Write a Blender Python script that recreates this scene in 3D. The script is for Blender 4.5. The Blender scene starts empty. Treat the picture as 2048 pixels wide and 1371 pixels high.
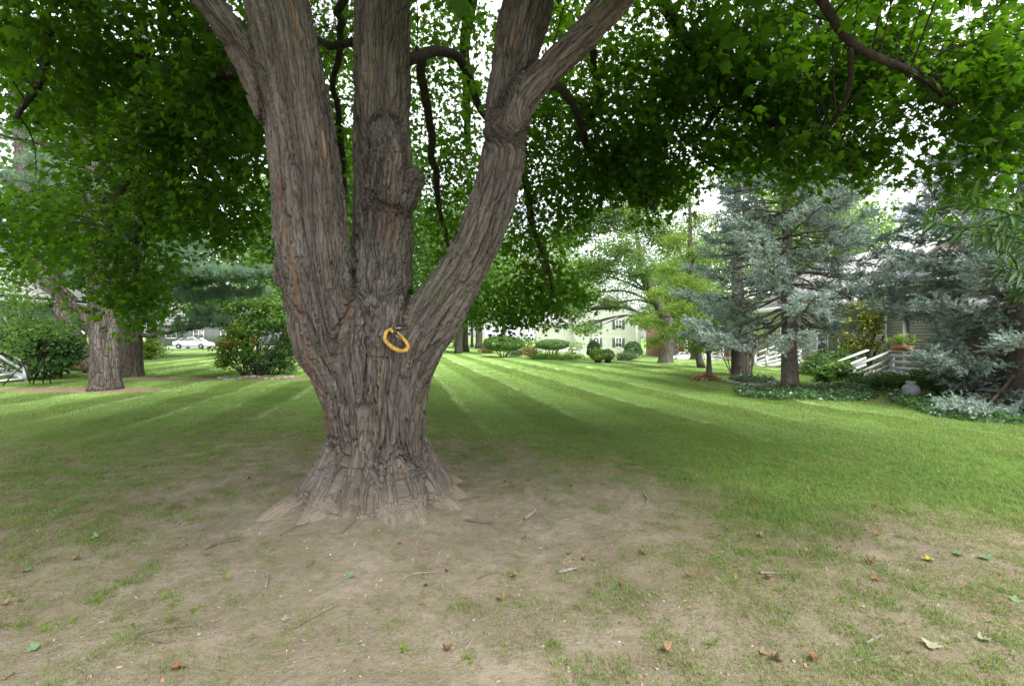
import bpy, math, random
import numpy as np
from mathutils import Vector, Matrix
from mathutils.bvhtree import BVHTree

random.seed(11)
rng = np.random.default_rng(11)
SC = bpy.context.scene
COL = SC.collection
R = math.radians

# ------------------------------------------------------------------ camera
H, F, HY = 1.6, 900.0, 672.0            # eye height, focal length and horizon row in photo pixels
cam = bpy.data.cameras.new('camera')
cam.sensor_width = 36.0
cam.lens = 36.0 * F / 2048.0
cam.shift_y = -(685.5 - HY) / 2048.0
cam.clip_start, cam.clip_end = 0.05, 3000
cam_o = bpy.data.objects.new('camera', cam)
cam_o.location = (0, 0, H)
cam_o.rotation_euler = (R(90), 0, 0)
COL.objects.link(cam_o)
SC.camera = cam_o

# ------------------------------------------------------------------ light
SUN_DIR = Vector((0.34, -0.46, 1.0)).normalized()       # towards the sun, veiled by thin cloud
sun = bpy.data.lights.new('sun', 'SUN')
sun.energy = 3.6
sun.angle = R(30)
sun.color = (1.0, 0.955, 0.90)
sun_o = bpy.data.objects.new('sun', sun)
sun_o.rotation_euler = SUN_DIR.to_track_quat('Z', 'Y').to_euler()
sun_o.location = (0, 0, 30)
COL.objects.link(sun_o)

world = bpy.data.worlds.new('World')
SC.world = world
world.use_nodes = True
wt = world.node_tree
wt.nodes.clear()
sky = wt.nodes.new('ShaderNodeTexSky')
sky.sky_type = 'NISHITA'
sky.sun_disc = False
sky.sun_elevation = math.asin(SUN_DIR.z)
sky.sun_rotation = math.atan2(SUN_DIR.x, SUN_DIR.y)
sky.air_density, sky.dust_density, sky.ozone_density = 1.0, 3.0, 1.0
hs = wt.nodes.new('ShaderNodeHueSaturation')
hs.inputs['Saturation'].default_value = 0.32
hs.inputs['Value'].default_value = 1.0
tc = wt.nodes.new('ShaderNodeTexCoord')
cn = wt.nodes.new('ShaderNodeTexNoise')
cn.inputs['Scale'].default_value = 3.0
cn.inputs['Detail'].default_value = 6
cr = wt.nodes.new('ShaderNodeValToRGB')
cr.color_ramp.elements[0].position, cr.color_ramp.elements[1].position = 0.38, 0.62
mx = wt.nodes.new('ShaderNodeMix')
mx.data_type = 'RGBA'
mx.inputs['B'].default_value = (9.7, 9.7, 10.2, 1)
bg = wt.nodes.new('ShaderNodeBackground')
bg.inputs['Strength'].default_value = 0.15
wo = wt.nodes.new('ShaderNodeOutputWorld')
L = wt.links.new
L(sky.outputs[0], hs.inputs['Color'])
L(tc.outputs['Generated'], cn.inputs['Vector'])
L(cn.outputs['Fac'], cr.inputs['Fac'])
L(cr.outputs['Color'], mx.inputs['Factor'])
L(hs.outputs['Color'], mx.inputs['A'])
L(mx.outputs['Result'], bg.inputs['Color'])
L(bg.outputs[0], wo.inputs['Surface'])

SC.view_settings.view_transform = 'Standard'
SC.view_settings.look = 'None'
SC.view_settings.gamma = 1.0
SC.view_settings.use_curve_mapping = False
SC.view_settings.exposure = 1.2

SC.render.engine = 'CYCLES'
cy = SC.cycles
cy.use_denoising = True
try:
    cy.denoiser = 'OPENIMAGEDENOISE'
    cy.denoising_input_passes = 'RGB_ALBEDO_NORMAL'
    cy.denoising_prefilter = 'ACCURATE'
except Exception:
    pass
cy.max_bounces = 7
cy.diffuse_bounces = 4
cy.glossy_bounces = 2
cy.transmission_bounces = 5
cy.transparent_max_bounces = 6
cy.caustics_reflective = cy.caustics_refractive = False


# ------------------------------------------------------------------ helpers
def at(px, py, d):
    """point on the ray of photo pixel (px,py) at depth d metres"""
    return Vector(((px - 1024) / F * d, d, H + (HY - py) / F * d))


def sstep(a, b, x):
    t = np.clip((np.asarray(x, float) - a) / (b - a), 0, 1)
    return t * t * (3 - 2 * t)


def hash3(i, j, k, seed=0):
    h = (i.astype(np.int64) * 374761393 + j.astype(np.int64) * 668265263 + k.astype(np.int64) * 2147483647 + seed * 974711) & 0xFFFFFFFF
    h = ((h ^ (h >> 13)) * 1274126177) & 0xFFFFFFFF
    h = ((h ^ (h >> 16)) * 2246822519) & 0xFFFFFFFF
    h = h ^ (h >> 15)
    return (h & 0xFFFFFF) / float(0x1000000)


def vnoise(p, seed=0):
    p = np.asarray(p, float)
    f = np.floor(p)
    i = f.astype(np.int64)
    t = p - f
    t = t * t * t * (t * (t * 6 - 15) + 10)
    r = 0
    for a in (0, 1):
        for b in (0, 1):
            for c in (0, 1):
                w = (t[:, 0] if a else 1 - t[:, 0]) * (t[:, 1] if b else 1 - t[:, 1]) * (t[:, 2] if c else 1 - t[:, 2])
                r = r + w * hash3(i[:, 0] + a, i[:, 1] + b, i[:, 2] + c, seed)
    return r * 2 - 1


def fbm(p, o=4, seed=0):
    p = np.asarray(p, float)
    r, a = 0, 1.0
    for k in range(o):
        r = r + a * vnoise(p * (2.03 ** k), seed + k)
        a *= 0.5
    return r


def worley(p, seed=0):
    p = np.asarray(p, float)
    i = np.floor(p).astype(np.int64)
    f1 = np.full(len(p), 9.0)
    f2 = np.full(len(p), 9.0)
    cid = np.zeros(len(p))
    for a in (-1, 0, 1):
        for b in (-1, 0, 1):
            for c in (-1, 0, 1):
                ci, cj, ck = i[:, 0] + a, i[:, 1] + b, i[:, 2] + c
                dx = ci + hash3(ci, cj, ck, seed) - p[:, 0]
                dy = cj + hash3(ci, cj, ck, seed + 1) - p[:, 1]
                dz = ck + hash3(ci, cj, ck, seed + 2) - p[:, 2]
                d = np.sqrt(dx * dx + dy * dy + dz * dz)
                f2 = np.minimum(f2, np.maximum(f1, d))
                cid = np.where(d < f1, hash3(ci, cj, ck, seed + 5), cid)
                f1 = np.minimum(f1, d)
    return f1, f2, cid


def mk(name, V, faces, smooth=False):
    """mesh from a vertex array and a list of face arrays (each n x 3 or n x 4 ...)"""
    me = bpy.data.meshes.new(name)
    V = np.asarray(V, np.float32).reshape(-1, 3)
    faces = [np.asarray(f, np.int32) for f in faces if len(f)]
    tot = np.concatenate([np.full(len(f), f.shape[1], np.int32) for f in faces])
    lp = np.concatenate([f.ravel() for f in faces])
    st = np.concatenate([[0], np.cumsum(tot)[:-1]]).astype(np.int32)
    me.vertices.add(len(V))
    me.vertices.foreach_set('co', V.ravel())
    me.loops.add(len(lp))
    me.loops.foreach_set('vertex_index', lp)
    me.polygons.add(len(tot))
    me.polygons.foreach_set('loop_start', st)
    me.polygons.foreach_set('loop_total', tot)
    if smooth:
        me.polygons.foreach_set('use_smooth', np.ones(len(tot), bool))
    me.update(calc_edges=True)
    return me


def attr(me, name, data, typ='FLOAT'):
    a = me.attributes.new(name, typ, 'POINT')
    data = np.asarray(data, np.float32)
    a.data.foreach_set('vector' if typ == 'FLOAT_VECTOR' else 'value', data.ravel())


def props(o, label=None, cat=None, group=None, kind=None):
    if label: o['label'] = label
    if cat: o['category'] = cat
    if group: o['group'] = group
    if kind: o['kind'] = kind
    return o


def put(name, me, mat=None, parent=None, **kw):
    o = bpy.data.objects.new(name, me)
    if mat is not None and me is not None and not len(me.materials):
        me.materials.append(mat)
    COL.objects.link(o)
    if parent is not None:
        o.parent = parent
        if parent.type == 'EMPTY':
            o.matrix_parent_inverse = Matrix.Translation(-Vector(parent.location))
    return props(o, **kw)


def empty(name, loc, label, cat, group=None):
    o = bpy.data.objects.new(name, None)
    o.location = loc
    o.empty_display_size = 0.2
    COL.objects.link(o)
    return props(o, label, cat, group)


def tubeVF(pts, rad, n=8, cap=True):
    P = np.asarray([tuple(p) for p in pts], float)
    m = len(P)
    rad = np.broadcast_to(np.asarray(rad, float), (m,))
    T = np.gradient(P, axis=0)
    T /= np.linalg.norm(T, axis=1)[:, None] + 1e-9
    up = np.array([0, 0, 1.0]) if abs(T[0, 2]) < 0.9 else np.array([0, 1.0, 0])
    U = np.cross(T[0], up)
    U /= np.linalg.norm(U)
    V = np.zeros((m, n, 3))
    a = np.arange(n) * 2 * math.pi / n
    for k in range(m):
        U = U - T[k] * np.dot(U, T[k])
        U /= np.linalg.norm(U) + 1e-9
        W = np.cross(T[k], U)
        V[k] = P[k] + rad[k] * (np.cos(a)[:, None] * U + np.sin(a)[:, None] * W)
    idx = np.arange(m * n).reshape(m, n)
    nx = np.roll(idx, -1, axis=1)
    q = np.stack([idx[:-1], nx[:-1], nx[1:], idx[1:]], -1).reshape(-1, 4)
    V = V.reshape(-1, 3)
    if cap:
        V = np.vstack([V, P[0], P[-1]])
        c0, c1 = m * n, m * n + 1
        t = np.vstack([np.stack([np.full(n, c0), nx[0], idx[0]], -1), np.stack([np.full(n, c1), idx[-1], nx[-1]], -1)])
    else:
        t = np.zeros((0, 3), int)
    return V, q, t


def smoothline(pts, sub=4, rad=None):
    """Catmull-Rom resampling of a polyline (and its radii)"""
    P = np.asarray([tuple(p) for p in pts], float)
    Rr = None if rad is None else np.asarray(rad, float)
    E = np.vstack([2 * P[0] - P[1], P, 2 * P[-1] - P[-2]])
    out, ro = [], []
    for k in range(len(P) - 1):
        a, b, c, d = E[k], E[k + 1], E[k + 2], E[k + 3]
        for s in range(sub):
            t = s / sub
            out.append(0.5 * (2 * b + (c - a) * t + (2 * a - 5 * b + 4 * c - d) * t * t + (3 * b - a - 3 * c + d) * t ** 3))
            if Rr is not None: ro.append(Rr[k] * (1 - t) + Rr[k + 1] * t)
    out.append(P[-1])
    if Rr is not None: ro.append(Rr[-1])
    return np.array(out), (None if Rr is None else np.array(ro))


class MB:
    def __init__(s):
        s.V, s.F, s.n = [], [], 0

    def raw(s, V, *fs):
        V = np.asarray(V, float).reshape(-1, 3)
        s.V.append(V)
        for f in fs:
            if len(f): s.F.append(np.asarray(f, int) + s.n)
        s.n += len(V)
        return s

    def box(s, x0, x1, y0, y1, z0, z1):
        V = [(x, y, z) for z in (z0, z1) for y in (y0, y1) for x in (x0, x1)]
        return s.raw(V, [(0, 2, 3, 1), (4, 5, 7, 6), (0, 1, 5, 4), (2, 6, 7, 3), (0, 4, 6, 2), (1, 3, 7, 5)])

    def bar(s, p0, p1, w, h, up=(0, 0, 1)):
        p0, p1 = Vector(p0), Vector(p1)
        t = (p1 - p0).normalized()
        u = t.cross(Vector(up))
        if u.length < 1e-4: u = t.cross(Vector((0, 1, 0)))
        u.normalize()
        v = u.cross(t)
        V = [tuple(p + u * (a * w / 2) + v * (b * h / 2)) for p in (p0, p1) for b in (-1, 1) for a in (-1, 1)]
        return s.raw(V, [(0, 2, 3, 1), (4, 5, 7, 6), (0, 1, 5, 4), (2, 6, 7, 3), (0, 4, 6, 2), (1, 3, 7, 5)])

    def tube(s, pts, rad, n=8, cap=True):
        return s.raw(*tubeVF(pts, rad, n, cap))

    def lathe(s, prof, c=(0, 0, 0), n=20):
        P = np.asarray(prof, float)
        a = np.arange(n) * 2 * math.pi / n
        V = np.stack([np.outer(P[:, 0], np.cos(a)) + c[0], np.outer(P[:, 0], np.sin(a)) + c[1], np.repeat(P[:, 1][:, None], n, 1) + c[2]], -1)
        idx = np.arange(len(P) * n).reshape(len(P), n)
        nx = np.roll(idx, -1, 1)
        return s.raw(V.reshape(-1, 3), np.stack([idx[:-1], nx[:-1], nx[1:], idx[1:]], -1).reshape(-1, 4))

    def build(s, name, mat=None, parent=None, smooth=False, **kw):
        return put(name, mk(name, np.vstack(s.V), s.F, smooth), mat, parent, **kw)


def tubes_batch(P, Rd, n=3):
    """many open tubes at once: P (N,m,3), Rd (N,m)"""
    P, Rd = np.asarray(P, float), np.asarray(Rd, float)
    N, m = Rd.shape
    T = P[:, -1] - P[:, 0]
    T /= np.linalg.norm(T, axis=1)[:, None] + 1e-9
    A = np.where(np.abs(T[:, 2:3]) < .9, [[0, 0, 1.0]], [[0, 1.0, 0]])
    U = np.cross(T, A)
    U /= np.linalg.norm(U, axis=1)[:, None] + 1e-9
    W = np.cross(T, U)
    a = np.arange(n) * 2 * math.pi / n
    ring = np.cos(a)[None, :, None] * U[:, None] + np.sin(a)[None, :, None] * W[:, None]
    V = P[:, :, None] + ring[:, None] * Rd[:, :, None, None]
    i = np.arange(N * m * n).reshape(N, m, n)
    x = np.roll(i, -1, 2)
    return V.reshape(-1, 3), np.stack([i[:, :-1], x[:, :-1], x[:, 1:], i[:, 1:]], -1).reshape(-1, 4)


def frames(D, N):
    D = D / (np.linalg.norm(D, axis=1)[:, None] + 1e-9)
    X = np.cross(D, N)
    X /= np.linalg.norm(X, axis=1)[:, None] + 1e-9
    Z = np.cross(X, D)
    return np.stack([X, D, Z], -1)        # columns


def stampVF(TV, TF, P, M, S):
    TV, TF = np.asarray(TV, float), np.asarray(TF, int)
    V = P[:, None, :] + np.einsum('nij,kj->nki', M, TV) * S[:, None, None]
    Fa = TF[None] + (np.arange(len(P)) * len(TV))[:, None, None]
    return V.reshape(-1, 3), Fa.reshape(-1, TF.shape[1])


def unit(n):
    v = rng.normal(size=(n, 3))
    return v / np.linalg.norm(v, axis=1)[:, None]


def scatter(name, pts, rot, scl, idx, protos, parent=None, **kw):
    me = bpy.data.meshes.new(name)
    me.vertices.add(len(pts))
    me.vertices.foreach_set('co', np.asarray(pts, np.float32).ravel())
    a = me.attributes.new('rot', 'FLOAT_VECTOR', 'POINT'); a.data.foreach_set('vector', np.asarray(rot, np.float32).ravel())
    a = me.attributes.new('scl', 'FLOAT', 'POINT'); a.data.foreach_set('value', np.asarray(scl, np.float32))
    a = me.attributes.new('idx', 'INT', 'POINT'); a.data.foreach_set('value', np.asarray(idx, np.int32))
    o = put(name, me, None, parent, kind='stuff', **kw)
    ng = bpy.data.node_groups.new(name, 'GeometryNodeTree')
    ng.interface.new_socket('Geometry', in_out='INPUT', socket_type='NodeSocketGeometry')
    ng.interface.new_socket('Geometry', in_out='OUTPUT', socket_type='NodeSocketGeometry')
    N = ng.nodes.new
    gi, go = N('NodeGroupInput'), N('NodeGroupOutput')
    iop = N('GeometryNodeInstanceOnPoints')
    g2i = N('GeometryNodeGeometryToInstance')
    for p in reversed(protos):
        oi = N('GeometryNodeObjectInfo')
        oi.inputs['Object'].default_value = p
        ng.links.new(oi.outputs['Geometry'], g2i.inputs[0])

    def na(nm_, typ):
        n_ = N('GeometryNodeInputNamedAttribute')
        n_.data_type = typ
        n_.inputs['Name'].default_value = nm_
        return [s for s in n_.outputs if s.enabled and s.name == 'Attribute'][0]
    e2r = N('FunctionNodeEulerToRotation')
    ng.links.new(na('rot', 'FLOAT_VECTOR'), e2r.inputs[0])
    ng.links.new(gi.outputs[0], iop.inputs['Points'])
    ng.links.new(g2i.outputs[0], iop.inputs['Instance'])
    iop.inputs['Pick Instance'].default_value = True
    ng.links.new(na('idx', 'INT'), iop.inputs['Instance Index'])
    ng.links.new(e2r.outputs[0], iop.inputs['Rotation'])
    ng.links.new(na('scl', 'FLOAT'), iop.inputs['Scale'])
    ng.links.new(iop.outputs[0], go.inputs[0])
    md = o.modifiers.new('scatter', 'NODES')
    md.node_group = ng
    return o


def proto(name, V, Fs, mat):
    me = mk(name, V, Fs)
    me.materials.append(mat)
    return bpy.data.objects.new(name, me)


# ------------------------------------------------------------------ materials
class NT:
    def __init__(s, mat):
        mat.use_nodes = True
        s.t = mat.node_tree
        s.t.nodes.clear()

    def n(s, typ, ins=None, out=0, **pr):
        nd = s.t.nodes.new('ShaderNode' + typ)
        for k, v in pr.items(): setattr(nd, k, v)
        for k, v in (ins or {}).items():
            if isinstance(v, bpy.types.NodeSocket): s.t.links.new(v, nd.inputs[k])
            else: nd.inputs[k].default_value = v
        return nd.outputs[out] if out is not None else nd

    def mix(s, f, a, b, mode='MIX'):
        nd = s.t.nodes.new('ShaderNodeMix')
        nd.data_type = 'RGBA'
        nd.blend_type = mode
        for k, v in (('Factor', f), ('A', a), ('B', b)):
            sk = [i for i in nd.inputs if i.name == k and i.enabled][0]
            if isinstance(v, bpy.types.NodeSocket): s.t.links.new(v, sk)
            else: sk.default_value = (*v, 1) if isinstance(v, tuple) and len(v) == 3 else v
        return [o for o in nd.outputs if o.name == 'Result' and o.enabled][0]

    def math(s, op, a, b=0.0, c=0.0):
        return s.n('Math', {0: a, 1: b, 2: c}, operation=op)

    def ramp(s, f, stops):
        nd = s.t.nodes.new('ShaderNodeValToRGB')
        el = nd.color_ramp.elements
        while len(el) < len(stops): el.new(0.5)
        for e, (p, c) in zip(el, stops):
            e.position = p
            e.color = (*c, 1) if isinstance(c, tuple) else (c, c, c, 1)
        s.t.links.new(f, nd.inputs['Fac'])
        return nd.outputs['Color']

    def noise(s, vec, scale, detail=4, rough=0.55, dist=0.0):
        i = {'Scale': scale, 'Detail': detail, 'Roughness': rough, 'Distortion': dist}
        if vec is not None: i['Vector'] = vec
        return s.n('TexNoise', i)

    def rng(s, v, a, b, c=0.0, d=1.0):
        return s.n('MapRange', {'Value': v, 'From Min': a, 'From Max': b, 'To Min': c, 'To Max': d}, interpolation_type='SMOOTHSTEP')

    def out(s, sh):
        o = s.t.nodes.new('ShaderNodeOutputMaterial')
        s.t.links.new(sh, o.inputs['Surface'])

    def pbr(s, col, rough=0.7, bump=None, dist=0.01, strength=1.0, metal=0.0, spec=0.3):
        i = {'Base Color': col if isinstance(col, bpy.types.NodeSocket) else (*col, 1), 'Roughness': rough, 'Metallic': metal, 'Specular IOR Level': spec}
        if bump is not None:
            i['Normal'] = s.n('Bump', {'Height': bump, 'Distance': dist, 'Strength': strength})
        return s.n('BsdfPrincipled', i)


def paint(name, col, rough=0.6, var=0.18, scale=6.0, bump=0.004, metal=0.0, spec=0.3, stretch=(1, 1, 1)):
    m = bpy.data.materials.new(name)
    t = NT(m)
    pos = t.n('NewGeometry', out=None).outputs['Position']
    v = t.n('Mapping', {'Vector': pos, 'Scale': stretch})
    a = t.noise(v, scale, 5)
    b = t.noise(v, scale * 7, 3)
    f = t.rng(a, 0.3, 0.7)
    dk = tuple(c * (1 - var) for c in col)
    lt = tuple(min(1, c * (1 + var * 0.6)) for c in col)
    c = t.mix(f, dk, lt)
    t.out(t.pbr(c, rough, b, bump, 0.6, metal, spec))
    return m


def leafmat(name, cols, trans=0.42, rough=0.5, tcol=None, spec=0.35):
    """cols: dark, mid, light leaf colours picked per leaf"""
    m = bpy.data.materials.new(name)
    t = NT(m)
    r = t.n('NewGeometry', out=None).outputs['Random Per Island']
    o = t.n('ObjectInfo', out=None).outputs['Random']
    f = t.math('FRACT', t.math('ADD', r, o))
    n = len(cols)
    c = t.ramp(f, [(k / max(1, n - 1), cc) for k, cc in enumerate(cols)])
    pos = t.n('NewGeometry', out=None).outputs['Position']
    big = t.noise(pos, 0.9, 2)
    c = t.mix(t.rng(big, 0.3, 0.7, 0.0, 0.35), c, tuple(x * 1.5 for x in cols[-1]))
    tc_ = t.mix(0.68, c, tcol or (0.22, 0.42, 0.03))
    d = t.pbr(c, rough, spec=spec)
    tr = t.n('BsdfTranslucent', {'Color': tc_})
    t.out(t.n('MixShader', {0: trans, 1: d, 2: tr}))
    return m


def lawn_colour(t):
    pos = t.n('NewGeometry', out=None).outputs['Position']
    sx = t.n('SeparateXYZ', {0: pos}, out=None)
    wob = t.noise(pos, 0.35, 3)
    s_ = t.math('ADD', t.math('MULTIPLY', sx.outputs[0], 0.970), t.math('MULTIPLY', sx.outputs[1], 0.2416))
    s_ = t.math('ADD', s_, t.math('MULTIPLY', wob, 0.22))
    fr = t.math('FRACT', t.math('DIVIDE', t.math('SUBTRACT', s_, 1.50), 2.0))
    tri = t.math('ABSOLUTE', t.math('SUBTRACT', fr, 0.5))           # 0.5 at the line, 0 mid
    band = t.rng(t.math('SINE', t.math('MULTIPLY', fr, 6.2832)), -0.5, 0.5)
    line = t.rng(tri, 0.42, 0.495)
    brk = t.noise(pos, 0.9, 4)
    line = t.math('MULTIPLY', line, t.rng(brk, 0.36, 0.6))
    far = t.rng(sx.outputs[1], 5.5, 11.0)  # stripes fade near the maple; beyond, their paler colours also paint in open-lawn light
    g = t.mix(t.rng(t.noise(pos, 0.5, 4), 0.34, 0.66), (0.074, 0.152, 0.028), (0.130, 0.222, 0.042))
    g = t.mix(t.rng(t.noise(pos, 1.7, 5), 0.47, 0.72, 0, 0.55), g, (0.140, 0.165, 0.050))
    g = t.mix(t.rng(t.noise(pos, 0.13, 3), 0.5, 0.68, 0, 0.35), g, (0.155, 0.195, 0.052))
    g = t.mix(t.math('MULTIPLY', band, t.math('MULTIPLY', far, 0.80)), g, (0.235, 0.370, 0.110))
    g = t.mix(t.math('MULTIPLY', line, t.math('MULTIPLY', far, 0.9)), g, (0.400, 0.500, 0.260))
    return g, pos


def m_ground():
    m = bpy.data.materials.new('lawn_and_soil')
    t = NT(m)
    g, pos = lawn_colour(t)
    fine = t.noise(pos, 60, 4)
    g = t.mix(t.rng(fine, 0.3, 0.7, 0, 0.35), g, (0.070, 0.120, 0.020))
    soil = t.mix(t.rng(t.noise(pos, 2.2, 5), 0.32, 0.68), (0.188, 0.160, 0.118), (0.290, 0.254, 0.194))
    soil = t.mix(t.rng(t.noise(pos, 1.1, 4), 0.46, 0.70, 0, 0.5), soil, (0.150, 0.126, 0.088))
    soil = t.mix(t.rng(t.noise(pos, 14, 5, 0.65), 0.42, 0.7, 0, 0.65), soil, (0.135, 0.108, 0.072))
    soil = t.mix(t.rng(t.noise(pos, 90, 3), 0.52, 0.72, 0, 0.5), soil, (0.320, 0.288, 0.225))
    soil = t.mix(t.rng(t.noise(pos, 4.5, 5, 0.65), 0.42, 0.70, 0, 0.6), soil, (0.170, 0.152, 0.085))
    bare = t.n('Attribute', {}, out=None, attribute_name='bare').outputs['Fac']
    brk = t.math('ADD', bare, t.math('MULTIPLY', t.math('SUBTRACT', t.noise(pos, 7, 6, 0.65), 0.5), 1.3))
    thin = t.mix(t.rng(t.noise(pos, 35, 4), 0.35, 0.65), (0.115, 0.110, 0.050), (0.200, 0.182, 0.105))
    g = t.mix(t.rng(bare, 0.05, 0.5), g, thin)
    c = t.mix(t.rng(brk, 0.30, 0.85), g, soil)
    nd = t.n('Attribute', {}, out=None, attribute_name='needles').outputs['Fac']
    ncol = t.mix(t.rng(t.noise(pos, 25, 5), 0.35, 0.65), (0.120, 0.088, 0.060), (0.225, 0.165, 0.115))
    nf = t.math('ADD', nd, t.math('MULTIPLY', t.math('SUBTRACT', t.noise(pos, 4, 6, 0.7), 0.5), 1.0))
    c = t.mix(t.rng(nf, 0.35, 0.75), c, ncol)
    bump = t.math('ADD', t.math('ADD', t.noise(pos, 28, 6, 0.65), t.math('MULTIPLY', t.noise(pos, 5, 4), 1.6)), t.math('MULTIPLY', t.noise(pos, 160, 3), 0.5))
    t.out(t.pbr(c, 0.95, bump, 0.022, 1.0, spec=0.1))
    return m


def m_blade():
    m = bpy.data.materials.new('grass_blades')
    t = NT(m)
    g, pos = lawn_colour(t)
    r = t.n('NewGeometry', out=None).outputs['Random Per Island']
    g = t.mix(t.rng(r, 0.55, 1.0, 0, 0.30), g, (0.21, 0.22, 0.08))
    g = t.mix(t.rng(r, 0.0, 0.35, 0.15, 0), g, (0.065, 0.125, 0.018))
    g = t.mix(0.18, g, (0.22, 0.36, 0.085))
    d = t.pbr(g, 0.55, spec=0.25)
    tr = t.n('BsdfTranslucent', {'Color': t.mix(0.5, g, (0.26, 0.40, 0.05))})
    t.out(t.n('MixShader', {0: 0.35, 1: d, 2: tr}))
    return m


def barkmat(name, dark, mid, light, coord=None, scale=1.0, bump=0.012, moss=None, streak=None, zst=0.18):
    m = bpy.data.materials.new(name)
    t = NT(m)
    pos = t.n('NewGeometry', out=None).outputs['Position']
    if coord: v = t.n('Attribute', {}, out=None, attribute_name=coord).outputs['Vector']
    else: v = t.n('Mapping', {'Vector': pos, 'Scale': (1, 1, zst)})
    w = t.n('VectorMath', {0: v, 1: t.n('VectorMath', {0: t.n('TexNoise', {'Vector': v, 'Scale': 12 * scale, 'Detail': 3}, out=1), 'Scale': 0.045 / scale}, operation='SCALE')}, operation='ADD')
    if coord: w = t.n('VectorMath', {0: w, 1: (1, 1, 1.15)}, operation='MULTIPLY')
    a = t.noise(w, 16 * scale, 6, 0.65)
    b = t.noise(w if not coord else t.n('VectorMath', {0: w, 1: (1, 1, 2.6)}, operation='MULTIPLY'), (55 if not coord else 42) * scale, 5, 0.7)
    vo = t.n('TexVoronoi', {'Vector': w, 'Scale': 30 * scale}, feature='DISTANCE_TO_EDGE')
    c = t.mix(t.rng(a, 0.30, 0.70), dark, mid)
    c = t.mix(t.rng(b, 0.45, 0.75, 0, 0.7), c, light)
    c = t.mix(t.rng(t.noise(v, 5 * scale, 4), 0.52, 0.72, 0, 0.6), c, light)
    if streak:
        c = t.mix(t.rng(t.noise(w, 8 * scale, 4, 0.6, 0.6), 0.60, 0.70, 0, 0.85), c, streak)
    if moss:
        c = t.mix(t.math('MULTIPLY', t.rng(t.noise(pos, 2.6, 5), 0.52, 0.72), t.rng(t.noise(pos, 22, 4), 0.35, 0.7, 0, 0.7)), c, moss)
        c = t.mix(t.rng(t.noise(pos, 75, 3), 0.66, 0.74, 0, 0.5), c, (0.42, 0.42, 0.37))
    if coord:      # long rust-coloured split on the left stem, large paler and darker patches
        c = t.mix(t.rng(t.noise(pos, 1.6, 4), 0.45, 0.68, 0, 0.45), c, (0.070, 0.060, 0.052))
        c = t.mix(t.rng(t.noise(pos, 2.3, 3), 0.55, 0.72, 0, 0.4), c, (0.215, 0.195, 0.170))
        tn = t.n('Attribute', {}, out=None, attribute_name='tone').outputs['Fac']
        c = t.mix(t.rng(tn, 0.0, 0.45, 0.55, 0.0), c, (0.050, 0.042, 0.036))
        c = t.mix(t.rng(tn, 0.62, 1.0, 0.0, 0.55), c, (0.190, 0.160, 0.132))
        ru = t.n('Attribute', {}, out=None, attribute_name='rust').outputs['Fac']
        c = t.mix(t.math('MULTIPLY', ru, t.rng(t.noise(w, 20, 4), 0.42, 0.62, 0, 0.7)), c, (0.185, 0.098, 0.055))
    if coord:      # soil dust rubbed over the roots
        zz = t.n('SeparateXYZ', {0: pos}, out=None).outputs[2]
        du = t.rng(t.math('ADD', zz, t.math('MULTIPLY', t.math('SUBTRACT', t.noise(pos, 6, 5), 0.5), 0.35)), 0.05, 0.34, 0.85, 0.0)
        c = t.mix(du, c, (0.215, 0.178, 0.133))
    h = t.math('ADD', t.math('ADD', t.math('MULTIPLY', b, 0.5), a), t.math('MULTIPLY', t.rng(vo, 0.0, 0.12), 0.6 if coord else 0.55))
    if coord: h = t.math('MULTIPLY', h, t.math('SUBTRACT', 1.0, t.math('MULTIPLY', du, 0.75)))
    t.out(t.pbr(c, 0.92, h, bump, 1.0, spec=0.12))
    return m


M = {}
M['ground'] = m_ground()
M['blade'] = m_blade()
M['maple_bark'] = barkmat('maple_bark', (0.092, 0.082, 0.070), (0.156, 0.139, 0.121), (0.228, 0.208, 0.183), 'bk', 1.0, 0.020,
                          moss=(0.115, 0.125, 0.045), streak=(0.27, 0.185, 0.120))
M['twig_bark'] = barkmat('twig_bark', (0.030, 0.026, 0.022), (0.060, 0.052, 0.043), (0.105, 0.094, 0.080), None, 1.5, 0.012)
M['pine_bark'] = barkmat('pine_bark', (0.048, 0.040, 0.034), (0.125, 0.106, 0.092), (0.215, 0.190, 0.168), None, 0.42, 0.07)
M['spruce_bark'] = barkmat('spruce_bark', (0.085, 0.068, 0.057), (0.165, 0.138, 0.120), (0.25, 0.215, 0.19), None, 0.8, 0.02, zst=0.7)
M['grey_bark'] = barkmat('grey_bark', (0.07, 0.060, 0.051), (0.135, 0.116, 0.100), (0.205, 0.185, 0.164), None, 0.5, 0.05)
M['maple_leaf'] = leafmat('maple_leaf', [(0.009, 0.030, 0.007), (0.016, 0.048, 0.008), (0.022, 0.062, 0.008), (0.040, 0.082, 0.008)], 0.55, rough=.6, spec=.15, tcol=(0.17, 0.40, 0.012))
M['green_leaf'] = leafmat('green_leaf', [(0.030, 0.075, 0.018), (0.055, 0.125, 0.024), (0.090, 0.175, 0.034)], 0.4)
M['pale_leaf'] = leafmat('pale_leaf', [(0.070, 0.130, 0.045), (0.110, 0.190, 0.060), (0.160, 0.240, 0.075)], 0.42)
M['yellow_green_leaf'] = leafmat('yellow_green_leaf', [(0.085, 0.150, 0.020), (0.140, 0.215, 0.030), (0.200, 0.265, 0.045)], 0.42)
M['autumn_leaf'] = leafmat('autumn_leaf', [(0.06, 0.12, 0.02), (0.11, 0.18, 0.03), (0.15, 0.21, 0.03), (0.32, 0.29, 0.03)], 0.4, tcol=(0.28, 0.34, 0.03))
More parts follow.
